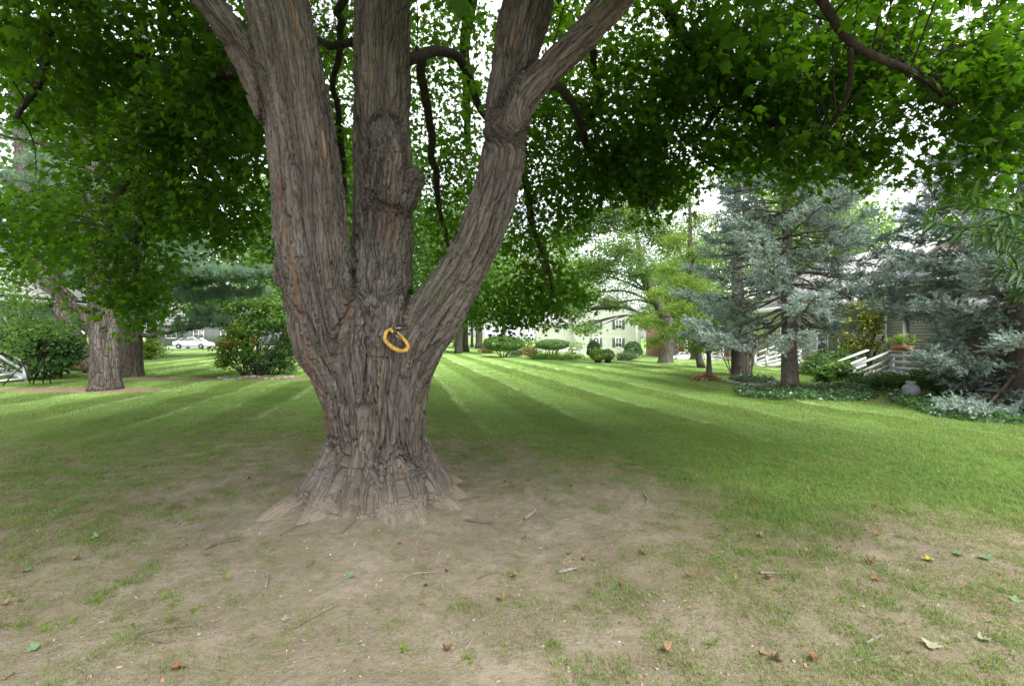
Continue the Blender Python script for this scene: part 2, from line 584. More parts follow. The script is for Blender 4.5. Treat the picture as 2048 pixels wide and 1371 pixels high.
M['dark_leaf'] = leafmat('dark_leaf', [(0.016, 0.045, 0.015), (0.028, 0.070, 0.020), (0.045, 0.100, 0.028)], 0.32)
M['grey_leaf'] = leafmat('grey_leaf', [(0.09, 0.13, 0.08), (0.14, 0.19, 0.12), (0.20, 0.25, 0.16)], 0.35)
M['red_leaf'] = leafmat('red_leaf', [(0.22, 0.10, 0.06), (0.32, 0.15, 0.08), (0.20, 0.16, 0.05)], 0.3)
M['pink_flower'] = leafmat('pink_flower', [(0.55, 0.32, 0.38), (0.65, 0.42, 0.46), (0.7, 0.55, 0.55)], 0.3, tcol=(0.7, 0.4, 0.45))
M['ivy_leaf'] = leafmat('ivy_leaf', [(0.014, 0.045, 0.014), (0.026, 0.075, 0.022), (0.05, 0.11, 0.04)], 0.2, rough=0.3, spec=0.5)
M['oleander_leaf'] = leafmat('oleander_leaf', [(0.014, 0.048, 0.014), (0.022, 0.070, 0.018), (0.040, 0.100, 0.024)], 0.25, rough=0.45, spec=0.3)
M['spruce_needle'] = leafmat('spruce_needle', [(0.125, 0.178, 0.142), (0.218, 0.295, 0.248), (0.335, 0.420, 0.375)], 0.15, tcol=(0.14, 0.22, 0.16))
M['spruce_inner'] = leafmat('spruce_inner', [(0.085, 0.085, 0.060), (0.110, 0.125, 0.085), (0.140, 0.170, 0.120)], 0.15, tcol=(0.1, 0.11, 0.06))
M['pine_needle'] = leafmat('pine_needle', [(0.095, 0.180, 0.115), (0.150, 0.250, 0.160), (0.210, 0.320, 0.205)], 0.35, tcol=(0.14, 0.25, 0.10))
M['larch_needle'] = leafmat('larch_needle', [(0.095, 0.150, 0.030), (0.150, 0.210, 0.040), (0.210, 0.250, 0.055)], 0.35)
M['white_paint'] = paint('white_paint', (0.80, 0.80, 0.78), 0.55, 0.06, 3)
M['trim'] = paint('trim', (0.66, 0.67, 0.66), 0.6, 0.12, 5)
M['grey_rail'] = paint('grey_rail', (0.52, 0.54, 0.53), 0.7, 0.15, 8)
M['deck_wood'] = paint('deck_wood', (0.30, 0.28, 0.25), 0.8, 0.25, 10, stretch=(1, 0.2, 1))
M['beige_siding'] = paint('beige_siding', (0.38, 0.375, 0.355), 0.65, 0.08, 2)
M['teal_wall'] = paint('teal_wall', (0.36, 0.52, 0.52), 0.7, 0.1, 2)
M['tan_siding'] = paint('tan_siding', (0.45, 0.41, 0.35), 0.7, 0.08, 2)
M['white_siding'] = paint('white_siding', (0.86, 0.83, 0.86), 0.6, 0.05, 1.5)
M['dark_wall'] = paint('dark_wall', (0.13, 0.14, 0.15), 0.8, 0.2, 2)
M['brick_wall'] = paint('brick_wall', (0.30, 0.15, 0.11), 0.85, 0.25, 6)
M['roof'] = paint('roof', (0.205, 0.203, 0.205), 0.9, 0.25, 5, 0.02, stretch=(1, 1, 4))
M['roof_pale'] = paint('roof_pale', (0.30, 0.30, 0.30), 0.9, 0.2, 5, 0.02, stretch=(1, 1, 4))
M['shutter'] = paint('shutter', (0.10, 0.125, 0.115), 0.6, 0.15, 5)
M['asphalt'] = paint('asphalt', (0.22, 0.22, 0.215), 0.9, 0.15, 1.5)
M['stone'] = paint('stone', (0.25, 0.23, 0.20), 0.85, 0.3, 6, 0.01)
M['terracotta'] = paint('terracotta', (0.45, 0.16, 0.08), 0.8, 0.2, 8)
M['grey_metal'] = paint('grey_metal', (0.27, 0.28, 0.275), 0.5, 0.15, 9, 0.001)
M['dark_plastic'] = paint('dark_plastic', (0.075, 0.08, 0.085), 0.5, 0.2, 9, 0.001)
M['clip'] = paint('clip', (0.05, 0.055, 0.06), 0.35, 0.2, 30, 0.001)
M['steel'] = paint('steel', (0.62, 0.64, 0.65), 0.22, 0.1, 30, 0.0005, metal=1.0)
M['yellow_hose'] = paint('yellow_hose', (0.55, 0.33, 0.06), 0.75, 0.45, 30, 0.008)
M['blue_cloth'] = paint('blue_cloth', (0.035, 0.11, 0.22), 0.8, 0.3, 6)
M['wood_planter'] = paint('wood_planter', (0.20, 0.12, 0.08), 0.8, 0.2, 8)
M['tyre'] = paint('tyre', (0.02, 0.02, 0.02), 0.8, 0.1, 5)
M['rim'] = paint('rim', (0.5, 0.5, 0.5), 0.3, 0.1, 5, 0.001, metal=0.8)
M['car_white'] = paint('car_white', (0.82, 0.82, 0.82), 0.2, 0.03, 2, 0.0002, spec=0.6)
M['car_red'] = paint('car_red', (0.42, 0.06, 0.035), 0.25, 0.08, 2, 0.0002, spec=0.6)
M['car_silver'] = paint('car_silver', (0.55, 0.57, 0.58), 0.25, 0.05, 2, 0.0002, spec=0.6)
M['lamp_red'] = paint('lamp_red', (0.45, 0.02, 0.02), 0.25, 0.05, 2, 0.0002)
M['stick'] = paint('stick', (0.13, 0.10, 0.08), 0.85, 0.35, 30, 0.003)
M['stick_grey'] = paint('stick_grey', (0.20, 0.18, 0.16), 0.85, 0.3, 30, 0.003)
M['chip'] = leafmat('chip', [(0.07, 0.05, 0.035), (0.19, 0.15, 0.105), (0.34, 0.30, 0.235)], 0.05, rough=0.9, spec=0.1, tcol=(0.2, 0.15, 0.1))
M['straw'] = leafmat('straw', [(0.13, 0.105, 0.055), (0.21, 0.175, 0.10), (0.15, 0.15, 0.06)], 0.2, rough=.8, spec=.1, tcol=(0.25, 0.2, 0.1))
M['dry_brown'] = leafmat('dry_brown', [(0.13, 0.075, 0.04), (0.24, 0.14, 0.075), (0.33, 0.21, 0.12)], 0.15, rough=0.8, tcol=(0.3, 0.15, 0.05))


def glass(name, col):
    m = bpy.data.materials.new(name)
    t = NT(m)
    pos = t.n('NewGeometry', out=None).outputs['Position']
    c = t.mix(t.rng(t.noise(pos, 1.2, 2), 0.4, 0.6), col, tuple(x * 1.6 for x in col))
    t.out(t.pbr(c, 0.06, spec=0.9))
    return m


M['glass'] = glass('glass', (0.05, 0.06, 0.065))


def fallen(name, c1, c2):
    m = bpy.data.materials.new(name)
    t = NT(m)
    co = t.n('TexCoord', out=None).outputs['Object']
    o = t.n('ObjectInfo', out=None).outputs['Random']
    c = t.mix(t.rng(t.noise(co, 14, 4), 0.35, 0.65), c1, c2)
    c = t.mix(t.rng(t.noise(co, 45, 4), 0.58, 0.7, 0, 0.7), c, tuple(x * 0.35 for x in c1))
    c = t.mix(t.math('MULTIPLY', o, 0.4), c, tuple(x * 0.6 for x in c1))
    d = t.pbr(c, 0.75, t.noise(co, 60, 3), 0.003, spec=0.2)
    t.out(t.n('MixShader', {0: 0.2, 1: d, 2: t.n('BsdfTranslucent', {'Color': c})}))
    return m


M['fl_orange'] = fallen('fallen_orange', (0.23, 0.115, 0.055), (0.34, 0.19, 0.10))
M['fl_tan'] = fallen('fallen_tan', (0.28, 0.19, 0.09), (0.38, 0.29, 0.16))
M['fl_pale'] = fallen('fallen_pale', (0.30, 0.31, 0.20), (0.40, 0.39, 0.28))
M['fl_yellow'] = fallen('fallen_yellow', (0.55, 0.42, 0.04), (0.68, 0.55, 0.10))
M['fl_green'] = fallen('fallen_green', (0.13, 0.24, 0.10), (0.24, 0.34, 0.19))

# ------------------------------------------------------------------ the ground
TRUNK = at(752, 1015, 4.2)               # where the big maple stands


def gz0(x, y):
    z = -2.3 * sstep(-6, 26, x) * sstep(25, 70, y)
    r2 = (x - TRUNK.x) ** 2 + (y - TRUNK.y) ** 2
    return z + 0.115 * np.exp(-r2 / 0.85)


def gz(x, y):
    x, y = np.asarray(x, float), np.asarray(y, float)
    z = gz0(x, y)
    q = np.stack([x, y, x * 0], -1).reshape(-1, 3)
    near = np.exp(-np.maximum(y - 4, 0) / 8)
    n = fbm(q * 0.8, 3, 5).reshape(x.shape) * 0.025 + fbm(q * 5.0, 3, 9).reshape(x.shape) * 0.007 * near.reshape(x.shape)
    return z + n


def ground_at(px, py):
    d = 1.6 * F / max(py - HY, 1)
    for _ in range(4):
        p = at(px, py, d)
        z = float(gz0(np.array([p.x]), np.array([p.y]))[0])
        d = (H - z) * F / max(py - HY, 1)
    p = at(px, py, d)
    return Vector((p.x, p.y, float(gz(np.array([p.x]), np.array([p.y]))[0])))


def on(x, y, dz=0.0):
    return Vector((x, y, float(gz(np.array([float(x)]), np.array([float(y)]))[0]) + dz))


BARE = [(0, 870, .35), (0, 950, .42), (0, 1050, .5), (0, 1200, .68), (0, 1340, .8), (200, 850, .2), (200, 950, .5), (200, 1050, .5), (200, 1150, .72),
        (200, 1300, .72), (400, 830, .25), (400, 900, .55), (400, 1000, .7), (400, 1080, .9), (400, 1200, .82), (400, 1340, .8), (560, 850, .5),
        (560, 950, .8), (600, 1050, 1), (600, 1150, 1), (600, 1250, .85), (600, 1350, 1), (760, 1060, 1), (760, 1150, 1), (760, 1250, .88),
        (760, 1340, 1), (950, 850, .25), (950, 900, .55), (1000, 960, .85), (1000, 1040, 1.1), (1000, 1120, 1), (1000, 1200, .72), (1000, 1300, .85),
        (900, 1360, 1), (1200, 880, .2), (1200, 930, .5), (1200, 1000, 1), (1300, 1030, 1), (1200, 1100, .8), (1200, 1180, .62), (1200, 1250, .78),
        (1200, 1350, .7), (1400, 900, .05), (1400, 980, .3), (1420, 1050, .5), (1400, 1130, .5), (1400, 1200, .62), (1400, 1280, .82), (1400, 1350, .62),
        (1600, 900, 0), (1600, 980, .05), (1600, 1050, .28), (1600, 1120, .55), (1600, 1200, .62), (1600, 1280, .66), (1600, 1350, .5), (1800, 950, 0),
        (1800, 1020, .3), (1800, 1080, .85), (1800, 1150, .5), (1800, 1250, .62), (1800, 1350, .52), (2000, 900, 0), (2000, 1000, .1), (2000, 1080, .55),
        (2000, 1160, .55), (2000, 1260, .58), (2000, 1350, .6), (600, 800, .05), (300, 790, .05), (0, 820, .12), (1000, 800, .03), (1200, 820, 0),
        (700, 940, .8), (860, 950, .75), (760, 900, .6), (760, 840, .3), (-400, 900, .4), (-400, 1200, .7), (2400, 900, 0), (2400, 1200, .5), (600, 1600, .9), (1500, 1600, .6)]
BARE = np.array(BARE, float)


def bareness(x, y):
    """how bare the soil is, set out from spots read off the photograph"""
    yy = np.maximum(y, 1.3)
    u = 1024 + x / yy * F
    v = HY + H * F / yy
    num = np.zeros_like(u)
    den = np.full_like(u, 1e-12)
    for a, b, w in BARE:
        k = np.exp(-((u - a) / 110) ** 2 - ((v - b) / 48) ** 2) + 1e-9 / (1 + ((u - a) / 300) ** 2 + ((v - b) / 120) ** 2)
        num += k * w
        den += k
    return num / den * (1 - sstep(9, 13, y))


def graded(a, b, n, fine, power=2.2):
    t = np.linspace(-1, 1, n)
    s = np.sign(t) * np.abs(t) ** power
    return np.where(s < 0, fine + s * (fine - a), fine + s * (b - fine))


def needles_at(x, y):
    a = np.exp(-(((x + 12.8) / 3.6) ** 2 + ((y - 13.4) / 1.0) ** 2) ** 1.5) * .9
    b = np.exp(-(((x + 13.3) / 2.6) ** 2 + ((y - 16.6) / 0.9) ** 2) ** 1.5) * 0.8
    c = np.exp(-(((x + 8.8) / 2.6) ** 2 + ((y - 16.8) / 0.9) ** 2) ** 1.5) * 0.8
    d = np.exp(-(((x - 8.2) / 0.9) ** 2 + ((y - 16.8) / 0.5) ** 2)) * 0.6
    e = np.exp(-(((x - 10.6) / 3.2) ** 2 + ((y - 11.0) / 1.1) ** 2) ** 1.5) * 0.75
    f_ = np.exp(-(((x - 11.2) / 1.6) ** 2 + ((y - 13.5) / 1.4) ** 2) ** 1.5) * 0.6
    return np.clip(a + b + c + d + e + f_, 0, 1)


gx = np.unique(np.concatenate([np.linspace(-5.5, 5.5, 200), graded(-420, 420, 130, 0.0, 2.6)]))
gy = np.unique(np.concatenate([np.linspace(1.5, 8.0, 170), np.linspace(8.1, 30, 80), np.geomspace(30, 700, 50), -np.geomspace(1, 60, 16) + 2.3]))
X, Y = np.meshgrid(gx, gy)
Z = gz(X, Y)
GV = np.stack([X, Y, Z], -1).reshape(-1, 3)
ii = np.arange(len(GV)).reshape(X.shape)
GF = np.stack([ii[:-1, :-1], ii[:-1, 1:], ii[1:, 1:], ii[1:, :-1]], -1).reshape(-1, 4)
gme = mk('ground', GV, [GF], True)
attr(gme, 'bare', bareness(GV[:, 0], GV[:, 1]))
attr(gme, 'needles', needles_at(GV[:, 0], GV[:, 1]))
put('ground', gme, M['ground'], kind='structure')


def strip(name, x0, x1, y0, y1, mat, dz=0.03, nx=40, ny=6):
    xs, ys = np.linspace(x0, x1, nx), np.linspace(y0, y1, ny)
    a, b = np.meshgrid(xs, ys)
    V = np.stack([a, b, gz(a, b) + dz], -1).reshape(-1, 3)
    i = np.arange(len(V)).reshape(a.shape)
    q = np.stack([i[:-1, :-1], i[:-1, 1:], i[1:, 1:], i[1:, :-1]], -1).reshape(-1, 4)
    return put(name, mk(name, V, [q], True), mat, kind='structure')


strip('street', -110, -22, 55.2, 63.5, M['asphalt'], 0.05)
strip('driveway', 17, 60, 67.5, 76, M['asphalt'], 0.05)


# ------------------------------------------------------------------ houses
def gable_roof(x0, x1, y0, y1, ze, zr, axis, th=0.16, oh=0.35):
    """two roof slabs; axis = direction of the ridge"""
    m = MB()
    if axis == 'y':
        xm = (x0 + x1) / 2
        sl = (zr - ze) / (xm - x0)
        for xa in (x0 - oh, x1 + oh):
            za = ze - sl * oh
            V = [(xa, y0 - oh, za), (xa, y1 + oh, za), (xm, y1 + oh, zr), (xm, y0 - oh, zr)]
            V += [(a, b, c + th) for a, b, c in V]
            m.raw(V, [(0, 1, 2, 3), (4, 7, 6, 5), (0, 4, 5, 1), (1, 5, 6, 2), (2, 6, 7, 3), (3, 7, 4, 0)])
    else:
        ym = (y0 + y1) / 2
        sl = (zr - ze) / (ym - y0)
        for ya in (y0 - oh, y1 + oh):
            za = ze - sl * oh
            V = [(x0 - oh, ya, za), (x1 + oh, ya, za), (x1 + oh, ym, zr), (x0 - oh, ym, zr)]
            V += [(a, b, c + th) for a, b, c in V]
            m.raw(V, [(0, 1, 2, 3), (4, 7, 6, 5), (0, 4, 5, 1), (1, 5, 6, 2), (2, 6, 7, 3), (3, 7, 4, 0)])
    return m


def house_walls(x0, x1, y0, y1, zb, ze, zr, axis):
    m = MB()
    if axis == 'y':
        xm = (x0 + x1) / 2
        pr = [(x0, zb), (x1, zb), (x1, ze), (xm, zr), (x0, ze)]
        V = [(x, y, z) for y in (y0, y1) for x, z in pr]
    else:
        ym = (y0 + y1) / 2
        pr = [(y0, zb), (y1, zb), (y1, ze), (ym, zr), (y0, ze)]
        V = [(x, y, z) for x in (x0, x1) for y, z in pr]
    m.raw(V, [(0, 1, 2, 3, 4), (9, 8, 7, 6, 5)], [(0, 5, 6, 1), (1, 6, 7, 2), (2, 7, 8, 3), (3, 8, 9, 4), (4, 9, 5, 0)])
    return m


def siding(face, c, a0, a1, z0, z1, pitch=0.115, gab=None):
    """lapped boards on a wall: face '-x' or '-y', plane at c, spanning a0..a1"""
    m = MB()
    z = z0
    while z < z1:
        zt = min(z + pitch, z1)
        b0, b1 = a0, a1
        if gab:
            am, zr = gab
            f = max(0.0, (zr - zt) / (zr - gab_ze)) if zt > gab_ze else 1
            b0, b1 = am - (am - a0) * f, am + (a1 - am) * f
        o1, o2 = 0.028, 0.006
        if face == '-x':
            V = [(c - o1, b0, z), (c - o1, b1, z), (c - o2, b1, zt), (c - o2, b0, zt), (c, b0, z), (c, b1, z)]
        elif face == '+x':
            V = [(c + o1, b0, z), (c + o1, b1, z), (c + o2, b1, zt), (c + o2, b0, zt), (c, b0, z), (c, b1, z)]
        else:
            V = [(b0, c - o1, z), (b1, c - o1, z), (b1, c - o2, zt), (b0, c - o2, zt), (b0, c, z), (b1, c, z)]
        m.raw(V, [(0, 1, 2, 3), (4, 5, 1, 0)])
        z = zt
    return m


gab_ze = 0


def window(house, face, c, a, z, w, h, shutter=None, grid=(2, 2), off=0.03):
    """window centred at (a, z) on a wall plane c; frame > pane and muntins; shutters beside it"""
    s = {'-x': -1, '-y': -1, '+x': 1}[face]

    def bx(m, a0, a1, z0, z1, d0, d1):
        lo, hi = sorted((c + s * d0, c + s * d1))
        if face in ('-x', '+x'): m.box(lo, hi, a0, a1, z0, z1)
        else: m.box(a0, a1, lo, hi, z0, z1)
        return m
    t = 0.07
    m = MB()
    bx(m, a - w / 2 - t, a - w / 2, z - h / 2 - t, z + h / 2 + t, off, off + 0.06)
    bx(m, a + w / 2, a + w / 2 + t, z - h / 2 - t, z + h / 2 + t, off, off + 0.06)
    bx(m, a - w / 2, a + w / 2, z + h / 2, z + h / 2 + t, off, off + 0.06)
    bx(m, a - w / 2, a + w / 2, z - h / 2 - t, z - h / 2, off, off + 0.075)
    f = m.build('window', M['white_paint'], house)
    bx(MB(), a - w / 2, a + w / 2, z - h / 2, z + h / 2, 0.005, off + 0.012).build('pane', M['glass'], f)
    m = MB()
    for k in range(1, grid[0]):
        xx = a - w / 2 + w * k / grid[0]
        bx(m, xx - 0.018, xx + 0.018, z - h / 2, z + h / 2, off + 0.012, off + 0.035)
    for k in range(1, grid[1]):
        zz = z - h / 2 + h * k / grid[1]
        bx(m, a - w / 2, a + w / 2, zz - 0.025, zz + 0.025, off + 0.013, off + 0.04)
    m.build('muntin', M['white_paint'], f)
    if shutter:
        for sg in (-1, 1):
            q = MB()
            ca = a + sg * (w / 2 + t + 0.2)
            bx(q, ca - 0.19, ca + 0.19, z - h / 2 - t, z + h / 2 + t, off, off + 0.035)
            n = 9
            for k in range(n):
                z0 = z - h / 2 + (h) * k / n
                bx(q, ca - 0.14, ca + 0.14, z0, z0 + h / n * 0.55, off + 0.035, off + 0.055)
            q.build('shutter', M[shutter], house)


# --- the far white house
DH = 60.0
def hx(px): return (px - 1024) / F * DH
def hz(py): return H + (HY - py) / F * DH

wh = empty('white_house', (hx(1212), DH, hz(715)), 'white clapboard house with dark shutters at the end of the lawn', 'house')
x0, x1 = hx(1150), hx(1282)
house_walls(x0, x1, DH, DH + 9, hz(720), hz(628), hz(590), 'y').build('wall', M['white_siding'], wh)
gab_ze = hz(628)
siding('-y', DH, x0, x1, hz(716), hz(592), 0.16, gab=((x0 + x1) / 2, hz(590))).build('siding', M['white_siding'], wh, kind='stuff')
gable_roof(x0, x1, DH, DH + 9, hz(628), hz(590), 'y').build('roof', M['roof_pale'], wh)
for px in (1192, 1237):
    for py in (649, 685):
        window(wh, '-y', DH, hx(px), hz(py), 0.72, 1.12, 'shutter')
m = MB()
m.box(hx(1272), hx(1276), DH - 0.06, DH - 0.031, hz(716), hz(628)).build('corner_board', M['white_paint'], wh)
# its lower wing
xw0 = hx(1076)
house_walls(xw0, x0 + 0.02, DH + 1.5, DH + 8, hz(720), hz(647), hz(622), 'x').build('wing_wall', M['white_siding'], wh)
siding('-y', DH + 1.5, xw0, x0, hz(716), hz(648), 0.16).build('siding', M['white_siding'], wh, kind='stuff')
gable_roof(xw0, x0 - 0.3, DH + 1.5, DH + 8, hz(647), hz(622), 'x').build('wing_roof', M['roof_pale'], wh)
for px in (1086.5, 1091, 1113, 1117.5):
    window(wh, '-y', DH + 1.5, hx(px) * 1.025, hz(657), 0.22, 0.62, None, (1, 2))
window(wh, '-y', DH + 1.5, hx(1102) * 1.025, hz(688), 0.7, 1.0, None)
# low white garden fence rail
fe = empty('garden_fence', on(hx(1150), DH - 6), 'low white board fence in front of the white house', 'fence')
for k in range(5):
    xx = hx(1098) + k * 1.7
    g = on(xx, DH - 6)
    MB().box(xx - 0.06, xx + 0.06, DH - 6.06, DH - 5.94, g.z - 0.1, g.z + 0.95).build('post', M['white_paint'], fe)
for zz in (0.35, 0.75):
    for k in range(4):
        xa = hx(1098) + k * 1.7
        ga = on(xa, DH - 6)
        gb = on(xa + 1.7, DH - 6)
        MB().bar((xa + 0.06, DH - 6, ga.z + zz), (xa + 1.64, DH - 6, gb.z + zz), 0.03, 0.2).build('rail', M['white_paint'], fe)


def deck(name, x0, x1, y0, y1, zf, rail, label, steps_y, steps_dx, side, mat, nstep=3, planks=True):
    """raised timber deck; the rail runs along the edge x = edge that looks onto the lawn, steps lead down from it"""
    edge = x0 if side < 0 else x1
    t = empty(name, on(edge, (y0 + y1) / 2), label, 'deck')
    if planks:
        n = int((x1 - x0) / 0.15)
        for k in range(n):
            xa = x0 + k * 0.15
            MB().box(xa, xa + 0.14, y0, y1, zf - 0.035, zf).build('plank', M['deck_wood'], t)
    else:
        MB().box(x0, x1, y0, y1, zf - 0.035, zf).build('floor', M['deck_wood'], t)
    e = edge - side * 0.06
    zg = on(edge, y0).z - 0.15
    MB().box(edge + side * 0.001, edge + side * 0.03, y0, y1, zf - 0.24, zf - 0.002).build('rim_joist', mat, t)
    ys0, ys1 = steps_y
    ny = max(2, int(round((ys0 - y0) / 1.5)))
    posts = [y0 + 0.05 + (ys0 - y0 - 0.1) * k / ny for k in range(ny + 1)]
    if y1 - ys1 > 0.5: posts += [ys1 + 0.05, y1 - 0.05]
    for yy in posts:
        MB().box(e - 0.05, e + 0.05, yy - 0.05, yy + 0.05, zg, zf + rail - 0.045).build('post', mat, t)
    runs = [(y0, ys0)] + ([(ys1, y1)] if y1 - ys1 > 0.5 else [])
    for a, b in runs:
        MB().box(e - 0.085, e + 0.085, a - 0.03, b + 0.03, zf + rail - 0.045, zf + rail).build('cap_rail', mat, t)
        for zz in (0.10, 0.30, 0.50):
            if zz < rail - 0.12:
                MB().box(e - side * 0.0 + side * 0.05 - 0.001, e + side * 0.085, a, b, zf + zz, zf + zz + 0.11).build('rail_board', mat, t)
    # steps towards the lawn
    tot = steps_dx
    for k in range(nstep):
        zz = zf - (zf - on(edge + side * tot, ys0).z) * (k + 1) / (nstep + 0.6)
        xa = edge + side * (0.04 + tot * k / nstep)
        xb = edge + side * (tot * (k + 1) / nstep + 0.04)
        lo, hi = sorted((xa, xb))
        MB().box(lo, hi, ys0 + 0.06, ys1 - 0.06, zz - 0.04, zz).build('step', M['trim'], t)
    for yy in (ys0, ys1):
        gx_ = edge + side * tot
        g = on(gx_, yy)
        MB().box(gx_ - 0.05, gx_ + 0.05, yy - 0.05, yy + 0.05, g.z - 0.05, g.z + rail * 0.82).build('newel_post', mat, t)
        MB().bar((edge, yy, zf - 0.12), (gx_, yy, g.z + 0.05), 0.045, 0.22).build('stringer', mat, t)
        MB().bar((edge - side * 0.1, yy, zf + rail - 0.03), (gx_ + side * 0.08, yy, g.z + rail * 0.82 + 0.0), 0.15, 0.04).build('hand_rail', mat, t)
        for fz in (0.27, 0.58):
            MB().bar((edge - side * 0.05, yy, zf + rail * fz), (gx_, yy, g.z + rail * 0.8 * fz), 0.035, 0.11).build('stair_rail', mat, t)
    return t


# --- right-hand house with beige siding, its long side looking onto the lawn
rh = empty('beige_house', on(15.2, 12.5), 'beige clapboard house with grey roof behind the blue spruces', 'house')
XH, Y0H, Y1H = 15.0, 7.5, 18.0
house_walls(XH, XH + 8, Y0H, Y1H, -0.3, 3.75, 5.15, 'y').build('wall', M['beige_siding'], rh)
siding('-x', XH, Y0H, Y1H, 0.35, 3.7).build('siding', M['beige_siding'], rh, kind='stuff')
gable_roof(XH, XH + 8, Y0H, Y1H, 3.75, 5.15, 'y').build('roof', M['roof'], rh)
MB().box(XH - 0.05, XH + 0.1, Y1H - 0.02, Y1H + 0.06, -0.1, 3.66).build('corner_board', M['white_paint'], rh)
MB().box(XH - 0.39, XH - 0.36, Y0H, Y1H + 0.3, 3.42, 3.62).build('gutter', M['trim'], rh)
V = [(XH - 0.02, 9.5, 2.95), (XH - 0.02, 15.4, 2.95), (XH - 1.9, 15.4, 2.15), (XH - 1.9, 9.5, 2.15)]
V += [(a, b, c + 0.14) for a, b, c in V]
MB().raw(V, [(3, 2, 1, 0), (4, 5, 6, 7), (0, 1, 5, 4), (1, 2, 6, 5), (2, 3, 7, 6), (3, 0, 4, 7)]).build('porch_roof', M['roof'], rh)
for yy in (9.7, 12.5, 15.2):
    MB().box(XH - 1.75, XH - 1.63, yy - 0.06, yy + 0.06, 0.3, 2.2).build('porch_post', M['trim'], rh)
window(rh, '-x', XH, 11.5, 1.5, 0.9, 1.3)
window(rh, '-x', XH, 13.4, 1.35, 1.6, 1.9, None, (2, 1))
window(rh, '-x', XH, 10.6, 3.25, 0.0 + 0.8, 0.7)
rd = deck('timber_deck', 12.35, 14.96, 9.2, 15.9, 0.42, 0.72, 'grey railed timber deck with white steps beside the beige house', (14.75, 15.75), 1.15, -1, M['grey_rail'])

# --- second house along the row
h2 = empty('grey_house', on(17, 25), 'grey gabled house seen through the branches of the blue spruce', 'house')
house_walls(16.2, 24, 20.8, 29.5, -0.4, 3.5, 6.2, 'y').build('wall', M['tan_siding'], h2)
siding('-x', 16.2, 20.8, 29.5, 0.2, 3.4).build('siding', M['tan_siding'], h2, kind='stuff')
siding('-y', 20.8, 16.2, 24, 0.2, 3.4).build('siding', M['tan_siding'], h2, kind='stuff')
gable_roof(16.2, 24, 20.8, 29.5, 3.5, 6.2, 'y').build('roof', M['roof_pale'], h2)
MB().box(15.82, 15.86, 20.6, 29.7, 3.1, 3.35).build('gutter', M['white_paint'], h2)
window(h2, '-y', 20.8, 18.0, 1.5, 0.9, 1.3)
window(h2, '-x', 16.2, 23.0, 1.4, 1.5, 1.9, None, (2, 1))
window(h2, '-x', 16.2, 26.5, 1.5, 0.9, 1.3)
deck('garden_deck', 14.0, 16.15, 21.9, 24.8, 0.35, 0.8, 'pale deck with white steps behind the spruce trunk', (22.8, 23.9), 1.1, -1, M['grey_rail'], planks=False)
# --- third
h3 = empty('brick_house', on(20, 40), 'distant house with red brick wall and white trim behind the parked cars', 'house')
house_walls(19, 28, 36, 46, -1.8, 2.6, 5.2, 'y').build('wall', M['brick_wall'], h3)
gable_roof(19, 28, 36, 46, 2.6, 5.2, 'y').build('roof', M['roof'], h3)
for xx in (19.3, 20.6):
    MB().box(xx, xx + 0.3, 35.9, 35.99, -1.6, 2.3).build('white_column', M['white_paint'], h3)
window(h3, '-x', 19, 38.5, 0.4, 1.0, 1.4)
deck('white_deck', 15.2, 18.0, 32.5, 37.0, -0.05, 0.85, 'small white stair and deck far down the row of houses', (33.2, 34.2), 1.0, -1, M['white_paint'], planks=False)
h4 = empty('far_brick_house', on(46, 86), 'far red brick house front with pale columns beyond the driveway', 'house')
house_walls(28, 52, 84, 94, -2.6, 3.2, 6.5, 'x').build('wall', M['brick_wall'], h4)
gable_roof(28, 52, 84, 94, 3.2, 6.5, 'x').build('roof', M['roof'], h4)
for xx in (32, 34.5, 39, 43):
    MB().box(xx, xx + 0.8, 83.8, 83.99, -2.4, 3.0).build('white_column', M['white_paint'], h4)
for xx in (30.3, 37, 41.4, 46):
    window(h4, '-y', 84, xx, 0.0, 1.2, 1.8)

# --- left-hand house: teal walls, grey roof
lh = empty('teal_house', on(-20, 20), 'pale teal house with grey roof behind the leafy shrubs', 'house')
house_walls(-30, -20.2, 16.6, 20.6, -0.3, 3.45, 6.3, 'y').build('wall', M['teal_wall'], lh)
siding('-y', 16.6, -30, -20.2, 0.2, 3.3).build('siding', M['teal_wall'], lh, kind='stuff')
siding('+x', -20.2, 16.6, 20.6, 0.2, 3.3).build('siding', M['teal_wall'], lh, kind='stuff')
gable_roof(-30, -20.2, 16.6, 20.6, 3.45, 6.3, 'y', oh=0.6).build('roof', M['roof_pale'], lh)
MB().box(-19.64, -19.6, 16.2, 21, 2.95, 3.2).build('gutter', M['white_paint'], lh)
MB().box(-20.3, -20.14, 16.5, 16.6 - 0.04, -0.1, 3.3).build('corner_board', M['white_paint'], lh)
window(lh, '+x', -20.2, 18.4, 1.9, 1.0, 1.3)
window(lh, '-y', 16.6, -21.5, 1.9, 0.9, 1.3)
deck('side_deck', -22.6, -18.5, 14.2, 16.4, 0.62, 0.8, 'grey timber deck and steps at the corner of the teal house', (14.9, 16.0), 1.2, 1, M['grey_rail'], planks=False)
# far dark house across the street
h5 = empty('dark_house', on(-50, 76), 'dark house across the street behind the white car', 'house')
house_walls(-60, -38, 74, 84, -0.3, 3.6, 7, 'x').build('wall', M['dark_wall'], h5)
gable_roof(-60, -38, 74, 84, 3.6, 7, 'x').build('roof', M['roof'], h5)
for xx in (-56, -51.5, -47, -42):
    window(h5, '-y', 74, xx, 1.9, 1.6, 1.2)


